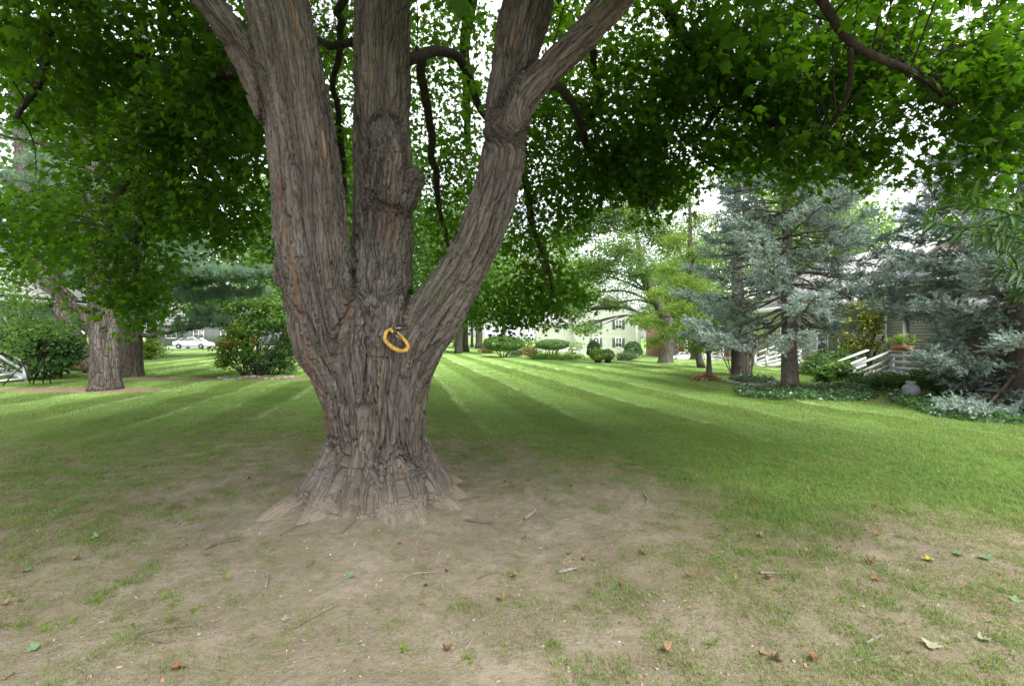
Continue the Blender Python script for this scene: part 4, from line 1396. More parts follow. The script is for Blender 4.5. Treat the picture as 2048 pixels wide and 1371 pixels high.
MB().tube(P, r, 6).build('seam', M['yellow_hose'], rg, True)
cl = empty('black_clip', at(795, 656, dr_), 'black clip with shiny metal edge fixed on the trunk above the yellow ring', 'clip')
c = at(793, 657, dr_)
m = MB()
m.bar(c + Vector((-.030, .0, .0)), c + Vector((.010, -.012, -.012)), .016, .022)
m.bar(c + Vector((-.008, -.006, .010)), c + Vector((.050, -.006, .012)), .022, .018)
m.bar(c + Vector((.0, -.008, -.012)), c + Vector((-.006, -.012, -.045)), .016, .018)
m.tube([c + Vector((.0, .0, .0)), c + Vector((.0, .16, .0))], .008, 8)
m.build('body', M['clip'], cl)
m = MB()
m.tube([c + Vector((-.006, -.020, .012)), c + Vector((.006, -.021, .004)), c + Vector((.048, -.021, .004))], [.0035, .0035, .0035], 6)
m.build('metal_edge', M['steel'], cl)

# --- seedling in the fork
sd_, _ = hit(822, 592)
sg = empty('maple_sprout', sd_, 'tiny green leaf sprout growing in the fork of the big maple', 'plant')
MB().tube([sd_ + Vector((0, .02, -.03)), sd_ + Vector((0, -.01, .03)), sd_ + Vector((0, -.02, .06))], .003, 5).build('stem', M['green_leaf'], sg)
for k in range(7):
    a = k * 0.9 + 0.3
    o = put('leaf', leaf_me, None, sg)
    o.matrix_basis = Matrix.Translation(sd_ + Vector((0, -.02, .04 + .006 * k))) @ Matrix.Rotation(a, 4, 'Z') @ Matrix.Rotation(-0.5, 4, 'X') @ Matrix.Scale(0.055, 4)

# ------------------------------------------------------------------ other trees
def leaves_in(blobs, ncl, per, clr, size, up=0.6, flat=0.55, shell=0.45):
    P, N, S = [], [], []
    vol = np.array([b[3] * b[4] * b[5] for b in blobs]) ** 0.8
    cnt = np.maximum(1, (ncl * vol / vol.sum())).astype(int)
    CC = []
    for (cx, cy_, cz, rx, ry, rz), n in zip(blobs, cnt):
        u = unit(n) * (rng.random(n) ** shell)[:, None]
        cc = np.array([cx, cy_, cz]) + u * np.array([rx, ry, rz])
        CC.append(cc)
        for c, uu in zip(cc, u):
            r = clr * rng.uniform(0.6, 1.3)
            q = rng.normal(size=(per, 3)) * np.array([r, r, r * flat]) * 0.6
            P.append(c + q)
            N.append(np.array([0, 0, up]) + uu * 0.35 + rng.normal(size=(per, 3)) * 0.55)
            S.append(rng.uniform(0.65, 1.25, per) * size)
    return np.vstack(P), np.vstack(N), np.concatenate(S), np.vstack(CC)


def leaf_mesh(name, P, N, S, wide=1.0):
    D = rng.normal(size=P.shape) + np.array([0, 0, -0.4])
    tv = np.array(FLV) * np.array([wide, 1, 1])
    V, Fa = stampVF(tv, FLF, P, frames(D, N), S)
    return mk(name, V, [Fa])


def rough_trunk(m, P, r, n=14, amp=0.06, seed=0, flare=0.0):
    """tapered trunk with buttressed foot and uneven outline"""
    P, r = smoothline(P, 7, r)
    V, q, t = tubeVF(P, r, n)
    k = len(P) * n
    cen_ = np.repeat(P, n, 0)
    off = V[:k] - cen_
    a = fbm(np.column_stack([V[:k, 0] * 3.5, V[:k, 1] * 3.5, V[:k, 2] * 0.8]) + seed, 3, seed)
    sc = 1 + amp * a
    if flare:
        z = V[:k, 2] - P[0][2]
        ang = np.tile(np.arange(n) * 2 * math.pi / n, len(P))
        sc += flare * np.exp(-np.maximum(z, 0) / 0.26) * (0.7 + 0.5 * np.sin(ang * 4 + seed))
    V[:k] = cen_ + off * sc[:, None]
    m.raw(V, q, t)


def broadleaf(name, label, trunk, rad, blobs, ncl, per, clr, size, leaf, bark='grey_bark', cat='tree', group=None, wide=1.0, limbs=True, flat=0.55, up=0.6, flare=0.25, sides=12, twigs=0, shell=0.45, lw=.5):
    base = Vector(trunk[0])
    t = empty(name, base, label, cat, group)
    m = MB()
    rough_trunk(m, trunk, rad, sides, 0.08, int(abs(base.x * 7)) % 50, flare)
    P, N, S, CC = leaves_in(blobs, ncl, per, clr, size, up, flat, shell)
    TP = np.array([tuple(p) for p in trunk], float)
    if limbs:
        for b in blobs:
            c = np.array(b[:3])
            k = min(len(TP) - 1, max(1, int(np.argmin(np.abs(TP[:, 2] - (c[2] - 0.9 * b[5]))))))
            s = TP[k]
            md_ = (s + c) / 2 + np.array([0, 0, 0.12 * np.linalg.norm(c - s)])
            Pp, rr = smoothline([s, md_, c], 4, [rad[k] * lw, rad[k] * lw * .6, rad[k] * lw * .2])
            m.tube(Pp, rr, 6)
            if twigs:
                near_ = CC[np.argsort(((CC - c) ** 2).sum(1))[:twigs]]
                for e in near_:
                    f = Pp[rng.integers(len(Pp) // 2, len(Pp))]
                    Pq, rq = smoothline([f, (f + e) / 2 + np.array([0, 0, .05]), e], 3, [rad[k] * .12 + .006, rad[k] * .07 + .004, .004])
                    m.tube(Pq, rq, 4, False)
    m.build('trunk', M[bark], t, True)
    put('crown', leaf_mesh('crown', P, N, S, wide), M[leaf], t, kind='stuff')
    return t


def needle_tuft(n, ln, w, spread, axis=0.0, seed=1):
    g = np.random.default_rng(seed)
    V, Fc = [], []
    for k in range(n):
        a = g.random() * 6.2832
        s = spread * g.uniform(0.35, 1.0)
        d = np.array([math.cos(a) * math.sin(s), math.cos(s), math.sin(a) * math.sin(s)])
        o = np.array([0, axis * g.random(), 0])
        sd = np.cross(d, g.normal(size=3))
        sd /= np.linalg.norm(sd)
        l = ln * g.uniform(0.75, 1.15)
        i = len(V)
        V += [o - sd * w / 2, o + sd * w / 2, o + d * l]
        Fc.append((i, i + 1, i + 2))
    return V, Fc


SPR = [needle_tuft(26, 0.050, 0.0105, 1.05, 0.14, s) for s in (4, 5, 6)]
PIN = [needle_tuft(22, 0.125, 0.0075, 1.2, 0.04, s) for s in (7, 8, 9)]
PROTO = {}


def tufts_on(name, P, D, size, shapes, mat, parent):
    """needle tufts instanced over a crown"""
    key = (id(shapes), mat.name)
    if key not in PROTO:
        PROTO[key] = [proto('needle_tuft', V_, [F_], mat) for V_, F_ in shapes]
    Mr = frames(D, np.array([0, 0, 1.0]) + rng.normal(size=P.shape) * .5)
    rot = np.stack([np.arctan2(Mr[:, 2, 1], Mr[:, 2, 2]), np.arcsin(np.clip(-Mr[:, 2, 0], -1, 1)), np.arctan2(Mr[:, 1, 0], Mr[:, 0, 0])], -1)
    return scatter(name, P, rot, size * rng.uniform(.8, 1.3, len(P)), rng.integers(0, len(shapes), len(P)), PROTO[key], parent)


def conifer_foliage(limbs0, start, ntw, tw_len, tufts, step, lift=0.0, droop=0.1, jitter=0.03):
    """side twigs and needle tufts along each limb -> tuft positions/directions, twig lines, and how far out each tuft is"""
    P, D, T, O = [], [], [], []
    for lb in limbs0:
        LPn, r = lb[:2]
        mul = lb[2] if len(lb) > 2 else 1.0
        LPn = np.asarray(LPn)
        seg = np.linalg.norm(np.diff(LPn, axis=0), axis=1)
        cum = np.concatenate([[0], np.cumsum(seg)])
        Lt = cum[-1]
        n = max(3, int(ntw * Lt * mul))
        for k in range(n):
            f = start + (1 - start) * (k + rng.random()) / n
            s = f * Lt
            j = min(len(seg) - 1, int(np.searchsorted(cum, s) - 1))
            j = max(j, 0)
            p = LPn[j] + (LPn[j + 1] - LPn[j]) * ((s - cum[j]) / (seg[j] + 1e-9))
            ax = (LPn[j + 1] - LPn[j]) / (seg[j] + 1e-9)
            sd = np.cross(ax, [0, 0, 1.0])
            sd /= np.linalg.norm(sd) + 1e-9
            sgn = 1 if (k % 2) else -1
            d = ax * rng.uniform(0.55, 1.0) + sd * sgn * rng.uniform(0.5, 1.1) + np.array([0, 0, rng.normal() * 0.16 + lift - droop])
            d /= np.linalg.norm(d)
            l = tw_len * rng.uniform(0.5, 1.15) * (1.15 - 0.75 * f) + 0.12
            e = p + d * l + np.array([0, 0, -droop * l * 0.3])
            T.append((p, e))
            q = max(2, int(l / step)) * tufts
            tt = 0.15 + 0.85 * rng.random(q) ** 0.8
            pp = p + (e - p) * tt[:, None] + rng.normal(size=(q, 3)) * jitter
            dd = d + rng.normal(size=(q, 3)) * 0.5 + np.array([0, 0, lift])
            P.append(pp)
            D.append(dd)
            O.append(np.clip(f * 0.5 + tt * 0.5, 0, 1))
        P.append(LPn[-1][None] + rng.normal(size=(4, 3)) * 0.03)
        D.append(np.repeat((LPn[-1] - LPn[-2])[None], 4, 0) + rng.normal(size=(4, 3)) * .1)
        O.append(np.ones(4))
    return np.vstack(P), np.vstack(D), T, np.concatenate(O)


def spruce(name, label, base, ht, z0, lmax, r0, whorl, per, seedang=0.0, ntw=9, lean=(0, 0), tw_len=0.55, tufts=2, lowtilt=-0.12, size=1.0, cut=None):
    t = empty(name, base, label, 'tree', None)
    b = np.array(base)
    m = MB()
    tp = [b + np.array([0, 0, -.1]), b + np.array([lean[0] * .3, lean[1] * .3, ht * .3]), b + np.array([lean[0] * .7, lean[1] * .7, ht * .7]), b + np.array([lean[0], lean[1], ht])]
    rough_trunk(m, tp, [r0 * 1.1, r0 * .85, r0 * .45, .02], 14, 0.05, 3, 0.25)
    limbs = []
    n = int((ht - z0) / whorl)
    for k in range(n):
        f = k / n
        z = z0 + (ht - z0) * f
        c = b + np.array([lean[0] * z / ht, lean[1] * z / ht, z])
        for j in range(per):
            a = seedang + k * 0.9 + j * 6.2832 / per + rng.normal() * 0.22
            l = lmax * ((1 - f) ** 0.75) * rng.uniform(0.72, 1.08) + 0.25
            d = np.array([math.cos(a), math.sin(a), 0])
            if cut is not None and not cut(c + d * l * 0.8): l *= 0.45
            tl = lowtilt * (1 - f) + 0.35 * f
            pts = [c, c + d * l * .35 + np.array([0, 0, l * (tl - .02)]), c + d * l * .7 + np.array([0, 0, l * (tl * 1.5 - .05)]), c + d * l + np.array([0, 0, l * (tl * 1.5 + .03)])]
            rr = [0.016 + .010 * l, .012 + .006 * l, .010 + .003 * l, .005]
            Pq, rq = smoothline(pts, 3, rr)
            Pq[1:] += rng.normal(size=(len(Pq) - 1, 3)) * 0.025
            limbs.append((Pq, rq))
            m.tube(Pq, rq, 5, False)
    P, D, T, O = conifer_foliage(limbs, 0.30, ntw, tw_len, tufts, 0.085, 0.06, 0.06, 0.035)
    m.raw(*tubes_batch([t_ for t_ in T], np.tile([.007, .002], (len(T), 1)), 3))
    m.build('trunk', M['spruce_bark'], t, True)
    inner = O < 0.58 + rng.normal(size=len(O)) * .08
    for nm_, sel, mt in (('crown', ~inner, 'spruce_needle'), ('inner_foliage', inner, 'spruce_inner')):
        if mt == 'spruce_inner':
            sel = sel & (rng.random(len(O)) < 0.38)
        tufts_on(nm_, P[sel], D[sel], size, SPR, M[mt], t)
    return t


def pine(name, label, trunk, rad, limbs, ntw, tw_len, tufts, step, leaf='pine_needle', bark='pine_bark', lift=0.25, size=1.0, start=0.35, group=None, flare=0.34):
    t = empty(name, trunk[0], label, 'tree', group)
    m = MB()
    rough_trunk(m, trunk, rad, 18, 0.07, 9, flare)
    LL = []
    for lb in limbs:
        pts, r = lb[:2]
        Pq, rq = smoothline(pts, 4, np.linspace(r, r * .22, len(pts)))
        Pq[1:-1] += rng.normal(size=(len(Pq) - 2, 3)) * 0.05
        m.tube(Pq, rq, 7, False)
        LL.append((Pq, rq, lb[2] if len(lb) > 2 else 1.0))
    P, D, T, O = conifer_foliage(LL, start, ntw, tw_len, tufts, step, lift, 0.02, 0.07)
    m.raw(*tubes_batch([t_ for t_ in T], np.tile([.013, .004], (len(T), 1)), 3))
    m.build('trunk', M[bark], t, True)
    tufts_on('crown', P, D, size, PIN, M[leaf], t)
    return t


# --- blue spruces on the right
g = ground_at(1580, 778)
def right_cut(p):
    return not (p[2] < 2.9 and 1024 + p[0] / p[1] * F > 1665)


spruce('blue_spruce', 'blue spruce with bare lower trunk standing in the round ivy bed', g, 9.2, 2.15, 3.0, 0.21, 0.34, 6, 0.3, 8.5, (-0.15, 0.1), 0.62, 2, -0.13, 1.35, cut=right_cut)
g2 = on(11.75, 10.4)
def low_cut(p):
    return not (p[2] < 2.1 and 1024 + p[0] / p[1] * F < 1850 + 40 * max(0, p[2] - .9))
spruce('blue_spruce', 'broad blue spruce with boughs sweeping down to the ground beside the deck', g2, 7.8, 0.8, 3.1, 0.30, 0.30, 7, 0.9, 9.5, (0.2, 0.0), 0.60, 2, -0.10, 1.3, cut=low_cut)

# --- pines on the left
b1 = ground_at(212, 778)
def q_(px, py, d): return at(px, py, d)
def away(p, ang, l, up): return [Vector(p), Vector(p) + Vector((math.cos(ang) * l * .5, math.sin(ang) * l * .5, up * .6)), Vector(p) + Vector((math.cos(ang) * l, math.sin(ang) * l, up))]
d1 = b1.y
tr1 = [b1 + Vector((0, 0, -.1)), q_(211, 700, d1), q_(206, 630, d1), q_(200, 560, d1), q_(192, 420, d1), q_(186, 280, d1), q_(182, 120, d1), q_(180, -150, d1), q_(180, -500, d1 + .2)]
l1 = [([q_(205, 690, d1), q_(165, 635, d1 - .2), q_(130, 580, d1 - .4), q_(95, 520, d1 - .6), q_(60, 450, d1 - .8), q_(20, 380, d1 - .9), q_(-60, 300, d1 - 1)], .16),
      ([q_(190, 400, d1), q_(165, 330, d1 - .5), q_(110, 262, d1 - .9), q_(40, 235, d1 - 1.2)], .10), ([q_(150, 310, d1 - .6), q_(104, 225, d1 - .7), q_(70, 185, d1 - .8), q_(30, 150, d1 - .9)], .05),
      ([q_(104, 225, d1 - .7), q_(135, 190, d1 - .9), q_(160, 160, d1 - 1.1)], .035),
      ([q_(188, 350, d1), q_(250, 300, d1 + .3), q_(330, 270, d1 + .6), q_(420, 260, d1 + .8)], .08)]
for k in range(14):
    z = 3.9 + k * 0.75
    f = min(1, max(0, (z - 1.6) / 9))
    p = q_(188 - 8 * f, HY - (z - H) / d1 * F, d1)
    l1.append((away(p, k * 2.4 + .5, 2.9 - .06 * k, 0.35), .07))
pine('white_pine', 'tall white pine with thick grey trunk on a bed of brown needles', tr1, [.38, .35, .34, .33, .31, .28, .24, .17, .06], l1, 6, .8, 4, .14)

b2 = ground_at(262, 754)
d2 = b2.y
tr2 = [b2 + Vector((0, 0, -.1)), q_(262, 710, d2), q_(264, 660, d2), q_(268, 600, d2), q_(275, 500, d2), q_(280, 380, d2), q_(284, 200, d2), q_(286, -100, d2), q_(286, -330, d2)]
l2 = [([q_(272, 672, d2), q_(310, 670, d2 - .2), q_(350, 664, d2 - .4), q_(400, 655, d2 - .5), q_(450, 645, d2 - .6)], .10, 1), ([q_(330, 667, d2 - .3), q_(370, 645, d2 - .2), q_(420, 625, d2 - .1)], .05),
      ([q_(270, 590, d2), q_(340, 575, d2 - 1.0), q_(420, 556, d2 - 1.8), q_(500, 550, d2 - 2.2), q_(575, 555, d2 - 2.4)], .10, 3),
      ([q_(272, 600, d2), q_(350, 600, d2 - .6), q_(430, 590, d2 - 1.1), q_(520, 585, d2 - 1.3)], .08, 3),
      ([q_(300, 585, d2 - .4), q_(350, 555, d2 - 1.6), q_(400, 545, d2 - 2.6), q_(460, 548, d2 - 3.2)], .06, 3),
      ([q_(268, 590, d2), q_(240, 600, d2 - .9), q_(200, 610, d2 - 1.6)], .06), ([q_(266, 640, d2), q_(255, 640, d2 - 1.0), q_(250, 645, d2 - 1.7)], .05)]
for k in range(13):
    z = 4.6 + k * 0.8
    f = min(1, max(0, (z - 1.6) / 9))
    p = q_(275 + 10 * f, HY - (z - H) / d2 * F, d2)
    l2.append((away(p, k * 2.4 - .4, 3.9 - .12 * k, 0.3), .08))
pine('white_pine', 'white pine with low horizontal bough and two-toned trunk near the street', tr2, [.39, .37, .35, .33, .31, .28, .22, .14, .05], l2, 7.0, .95, 5, .13)
b3 = on(-18.0, 19.5)
d3 = b3.y
tr3 = [b3 + Vector((0, 0, -.1)), q_(110, 600, d3), q_(72, 480, d3), q_(50, 380, d3), q_(38, 260, d3), q_(30, 100, d3), q_(28, -100, d3)]
l3 = []
for k in range(13):
    z = 4.0 + k * 0.9
    p = q_(45 - k, HY - (z - H) / d3 * F, d3)
    l3.append((away(p, k * 2.4, 3.0 - .05 * k, 0.3), .07))
pine('white_pine', 'slim pale-trunked pine leaning over the teal house', tr3, [.30, .27, .25, .23, .20, .16, .10], l3, 6, .8, 4, .15)

# --- the wide locust and larch in the middle distance
b4 = ground_at(1330, 725)
d4 = b4.y
tr4 = [b4 + Vector((0, 0, -.15)), q_(1334, 690, d4), q_(1336, 650, d4), q_(1318, 610, d4), q_(1300, 585, d4), q_(1285, 540, d4), q_(1275, 480, d4), q_(1265, 380, d4)]
lb4 = []
for px, py, dd, rx, rz in [(1190, 540, 0, 1.6, .9), (1240, 500, -1, 1.6, 1.0), (1170, 590, -1, 1.0, .5), (1120, 560, 1, 1.3, .8), (1285, 540, -1.5, 1.2, .9), (1200, 440, 1, 2, 1.2), (1270, 430, 0, 1.8, 1.2), (1330, 470, 1, 1.6, 1.2), (1240, 350, 0, 2.4, 1.6),
                           (1150, 625, -.5, .7, .3), (1320, 370, 1, 2.2, 1.5), (1280, 640, -1.2, .6, .5), (1165, 655, -1.2, .9, .35), (1225, 610, .5, .9, .35), (1140, 470, 2, 1.8, 1.2)]:
    c = q_(px, py, d4 + dd)
    lb4.append((c.x, c.y, c.z, rx, 1.6, rz))
broadleaf('locust_tree', 'broad old tree with flared trunk and feathery pale green leaves before the white house', tr4, [.46, .38, .37, .32, .27, .20, .13, .06], lb4, 1300, 34, .45, .14, 'pale_leaf', twigs=9, flat=.45, shell=.6, wide=.8, lw=.26)
d5 = d4 - 4.5
b5 = on(9.6, d5)
tr5 = [b5, q_(1385, 650, d5), q_(1382, 560, d5), q_(1380, 430, d5), q_(1378, 330, d5)]
lb5 = []
for px, py, dy, rx, rz in [(1310, 685, -.5, .7, .3), (1345, 660, -1, .9, .4), (1300, 640, -.8, .8, .35), (1355, 615, -1, 1.0, .45), (1315, 590, -.5, .9, .4), (1400, 640, -.5, .8, .5), (1375, 565, -.8, 1.0, .5), (1330, 540, 0, .8, .4),
                           (1420, 590, -.5, .8, .5), (1390, 510, -.3, .9, .5), (1345, 480, 0, .7, .5), (1400, 440, 0, .8, .6), (1365, 400, 0, .7, .6), (1385, 350, 0, .6, .5)]:
    c = q_(px, py, d5 + dy)
    lb5.append((c.x, c.y, c.z, rx, .8, rz))
broadleaf('larch_tree', 'soft yellow-green larch growing beside the wide old trunk', tr5, [.17, .15, .13, .09, .03], lb5, 620, 34, .30, .10, 'yellow_green_leaf', twigs=8, flat=.4, shell=.6, wide=.45, lw=.3)

# --- small tree and vine-clad stump near the stone ring
b6 = ground_at(1418, 752)
d6 = b6.y
broadleaf('small_tree', 'small low-branched tree with thin dark trunk above the pile of brown leaves', [b6 + Vector((0, 0, -.05)), q_(1418, 725, d6), q_(1417, 700, d6), q_(1412, 660, d6)], [.12, .09, .08, .03],
          [(*q_(1400, 690, d6), .7, .8, .35), (*q_(1440, 680, d6), .8, .8, .4), (*q_(1415, 650, d6), .9, .9, .5), (*q_(1380, 665, d6), .6, .6, .4), (*q_(1450, 640, d6), .8, .8, .5)], 170, 22, .22, .085, 'green_leaf', twigs=8, group=None)
b7 = ground_at(1482, 752)
d7 = b7.y
st = empty('vine_covered_trunk', b7, 'wide brown trunk wrapped in bare vines behind the stone ring', 'tree')
m = MB()
rough_trunk(m, [b7 + Vector((0, 0, -.1)), q_(1480, 725, d7), q_(1478, 690, d7), q_(1476, 600, d7), q_(1474, 480, d7), q_(1474, 300, d7)], [.34, .31, .29, .25, .18, .05], 14, .12, 5, .3)
m.build('trunk', M['grey_bark'], st, True)
for k in range(15):
    a = k * 0.42 + rng.normal() * .1
    p = np.array(b7) + np.array([math.cos(a) * .38, math.sin(a) * .38 - .1, -.05])
    top_ = p + np.array([math.cos(a) * rng.uniform(.1, .75), rng.normal() * .2, rng.uniform(1.0, 1.9)])
    Pq, rq = smoothline([p, p * .6 + top_ * .4 + rng.normal(size=3) * .06, top_], 4, [.022, .016, .006])
    MB().tube(Pq, rq, 5).build('vine', M['stick'], st, True)
cb = []
for px, py, rx, rz in [(1475, 640, 1.1, .5), (1440, 600, 1.0, .6), (1510, 660, .9, .4), (1490, 540, 1.2, .9), (1450, 480, 1.2, .9), (1500, 420, 1.1, 1)]:
    c = q_(px, py, d7 + .3)
    cb.append((c.x, c.y, c.z, rx, .9, rz))
P, N, S, _ = leaves_in(cb, 170, 22, .25, .09)
put('crown', leaf_mesh('crown', P, N, S), M['grey_leaf'], st, kind='stuff')

# stone ring, bird-feeder pole, leaf pile
rs = [((1449 + k * 13.2), 764 + 9 * math.sin(k / 8 * math.pi)) for k in range(9)]
def rock(loc, r, seed, name='edging_stone', parent=None, **kw):
    g_ = np.random.default_rng(seed)
    V, q, t = tubeVF([(0, 0, -r * .6), (0, 0, -r * .35), (0, 0, 0.05 * r), (0, 0, r * .4), (0, 0, r * .55)], [r * .6, r * .95, r, r * .7, r * .3], 9)
    V = V * (1 + .22 * fbm(V / r * 1.6 + seed * 3, 2, seed)[:, None]) * np.array([1.25, .9, .8])
    c_, s_ = math.cos(seed), math.sin(seed)
    V = np.stack([V[:, 0] * c_ - V[:, 1] * s_, V[:, 0] * s_ + V[:, 1] * c_, V[:, 2]], -1) + np.array(loc)
    return put(name, mk(name, V, [q, t], True), M['stone'], parent, **kw)


for k, (px, py) in enumerate(rs):
    p = ground_at(px, py)
    rock(p + Vector((0, 0, .04)), rng.uniform(.10, .15), k + 1, label='pale rounded edging stone around the trunk wrapped in vines', cat='stone', group='stones ringing the vine-covered trunk')
p = ground_at(1491, 769)
MB().box(p.x - .03, p.x + .03, p.y - .03, p.y + .03, p.z - .1, p.z + 1.0).box(p.x - .05, p.x + .05, p.y - .05, p.y + .05, p.z + 1.0, p.z + 1.06).build('garden_post', M['stick_grey'], None, label='slim grey wooden post standing in the stone ring bed', cat='post')
p = ground_at(1412, 762)
n = 700
u = unit(n) * (rng.random(n) ** .4)[:, None]
P = np.array(p) + np.abs(u) * np.array([1, 1, 1]) * np.sign(rng.normal(size=(n, 3))) * np.array([.55, .4, .0]) + np.array([0, 0, .02])
P[:, 2] += .30 * np.maximum(0, 1 - np.hypot((P[:, 0] - p.x) / .6, (P[:, 1] - p.y) / .45)) * rng.random(n)
o = put('leaf_pile', leaf_mesh('leaf_pile', P, rng.normal(size=(n, 3)) + np.array([0, 0, .6]), rng.uniform(.07, .13, n)), M['dry_brown'], None, label='low pile of dry brown leaves under the small tree', cat='leaf pile', kind='stuff')


# ------------------------------------------------------------------ shrubs
def shrub(name, label, base, blobs, ncl, per, clr, size, leaf, stems=7, srad=.018, group=None, wide=1.0, shell=.5, flat=.7, cat='shrub', spread=.5):
    b = Vector(base)
    t = empty(name, b, label, cat, group)
    P, N, S, CC = leaves_in(blobs, ncl, per, clr, size, .5, flat, shell)
    ok_ = P[:, 2] > gz(P[:, 0], P[:, 1]) + .02
    put('foliage', leaf_mesh('foliage', P[ok_], N[ok_], S[ok_], wide), M[leaf], t, kind='stuff')
    for k in range(stems):
        e = CC[rng.integers(len(CC))]
        s = np.array(b) + np.array([rng.normal() * .1 * spread, rng.normal() * .1 * spread, -.05])
        Pq, rq = smoothline([s, s * .55 + e * .45 + np.array([0, 0, .1 * (e[2] - s[2])]), e], 4, [srad, srad * .7, srad * .25])
        MB().tube(Pq, rq, 5).build('stem', M['twig_bark'], t, True)
    return t


def pb(px, py, d, rx, ry, rz):
    c = at(px, py, d)
    return (c.x, c.y, c.z, rx, ry, rz)


# left bed by the street side
b = ground_at(492, 752)
d = b.y
shrub('leafy_shrub', 'yellow-green leafy shrub at the street end of the mulched bed', b, [pb(455, 700, d, .5, .5, .5), pb(480, 670, d, .6, .6, .5), pb(450, 725, d, .35, .4, .3)], 90, 24, .2, .10, 'yellow_green_leaf', 9, .03)
shrub('tall_shrub', 'tall dark green multi-stemmed shrub rising from the mulched bed', b + Vector((.4, .1, 0)), [pb(500, 650, d + .3, .9, .8, .6), pb(540, 615, d + .6, 1.4, .9, .9), pb(470, 605, d + .8, 1.2, .9, .7), pb(410, 615, d + 1.2, 1.0, .9, .5), pb(500, 710, d, .5, .5, .5), pb(575, 640, d + .3, .8, .8, .7), pb(430, 625, d + 1, .8, .8, .45)],
      480, 28, .28, .10, 'green_leaf', 14, .045, spread=2)
b = ground_at(553, 750)
shrub('round_shrub', 'rounded dull green shrub at the lawn end of the mulched bed', b, [pb(550, 715, b.y, .75, .7, .6), pb(575, 690, b.y, .55, .6, .5), pb(530, 735, b.y, .4, .4, .25), pb(578, 730, b.y, .3, .4, .3)], 190, 24, .18, .075, 'dark_leaf', 12, .02, spread=2)
for k in range(12):
    p = ground_at(440 + k * 13, 757 + 2 * math.sin(k))
    rock(p + Vector((0, 0, .02)), rng.uniform(.07, .13), k + 40, label='small grey edging stone along the mulched bed under the shrubs', cat='stone', group='stones edging the mulched shrub bed')

# shrubs in front of the teal house
b = on(-17.6, 17.2)
shrub('rhododendron', 'big dark leafy rhododendron against the teal house', b, [pb(60, 675, 16.5, 1.2, 1, .7), pb(110, 685, 16.8, 1.0, .9, .6), pb(40, 690, 16.4, .9, .8, .6), pb(140, 690, 17, .6, .7, .5), pb(50, 725, 16.4, .9, .6, .4), pb(115, 725, 16.6, .8, .6, .35)], 330, 24, .26, .13, 'dark_leaf', 5, .03, wide=.8, spread=3)
b = ground_at(112, 752)
shrub('grey_shrub', 'airy grey-green shrub with spreading bare stems beside the pine', b, [pb(85, 715, b.y, .55, .5, .3), pb(130, 712, b.y, .5, .5, .3), pb(105, 700, b.y, .6, .5, .3)], 80, 20, .16, .07, 'grey_leaf', 16, .016)
b = on(-16.0, 15.0)
shrub('leafy_shrub', 'tall light green shrub with loose branches in front of the teal house', b, [pb(30, 600, 13.5, 1.0, .8, .7), pb(20, 545, 13.8, .6, .8, .4), pb(140, 640, 14, .6, .6, .4), pb(60, 650, 13.8, .9, .7, .5), pb(40, 700, 13.9, .6, .5, .4)], 105, 17, .34, .12, 'green_leaf', 5, .02, wide=.7, spread=3)
# planter and flowers beyond the pine trunk
p = ground_at(160, 741)
t = empty('wooden_planter', p, 'brown wooden planter with small flowers behind the pine trunk', 'planter')
MB().box(p.x - .5, p.x + .55, p.y - .2, p.y + .2, p.z - .02, p.z + .28).build('box', M['wood_planter'], t)
P = np.array(p) + np.array([0, 0, .34]) + rng.normal(size=(120, 3)) * np.array([.3, .1, .06])
put('flowers', leaf_mesh('flowers', P, rng.normal(size=(120, 3)) + np.array([0, 0, 1]), rng.uniform(.05, .09, 120)), M['autumn_leaf'], t, kind='stuff')
# folded parasol on the side deck
p = Vector((-18.55, 15.0 + .35, 0.62))
p = Vector((-17.95, 16.2, 0.62))
p = Vector((-18.95, 16.05, .62))
t = empty('folded_parasol', p, 'folded blue parasol standing on the deck of the teal house', 'parasol')
MB().tube([p, p + Vector((0, 0, 2.5))], .025, 8).build('pole', M['white_paint'], t, True)
mm = MB().lathe([(.20, .55), (.24, .6), (.17, 1.2), (.10, 1.9), (.04, 2.42)], tuple(p), 14)
mm.V[0] = mm.V[0] + np.stack([.05 * np.sin(np.arange(len(mm.V[0])) * 2.4), .05 * np.cos(np.arange(len(mm.V[0])) * 2.4), 0 * np.arange(len(mm.V[0]))], -1)
mm.build('canopy', M['blue_cloth'], t, True)
# street-side post and round shrub
p = on(-39.5 * .93, 49)
p = at(320, 690, 52)
p = on(p.x, 52)
MB().tube([p + Vector((0, 0, -.1)), p + Vector((0, 0, 1.75))], .05, 8).tube([p + Vector((0, 0, 1.75)), p + Vector((0, 0, 1.85))], .09, 8).build('street_post', M['dark_plastic'], None, label='thin dark post standing at the kerb beside the white sedan', cat='post')
p = on(-24.6, 30.5)
shrub('round_shrub', 'round yellow-green clipped shrub behind the two-toned pine trunk', p, [(p.x, p.y, .9, .9, .8, .9)], 90, 24, .25, .12, 'yellow_green_leaf', 5)


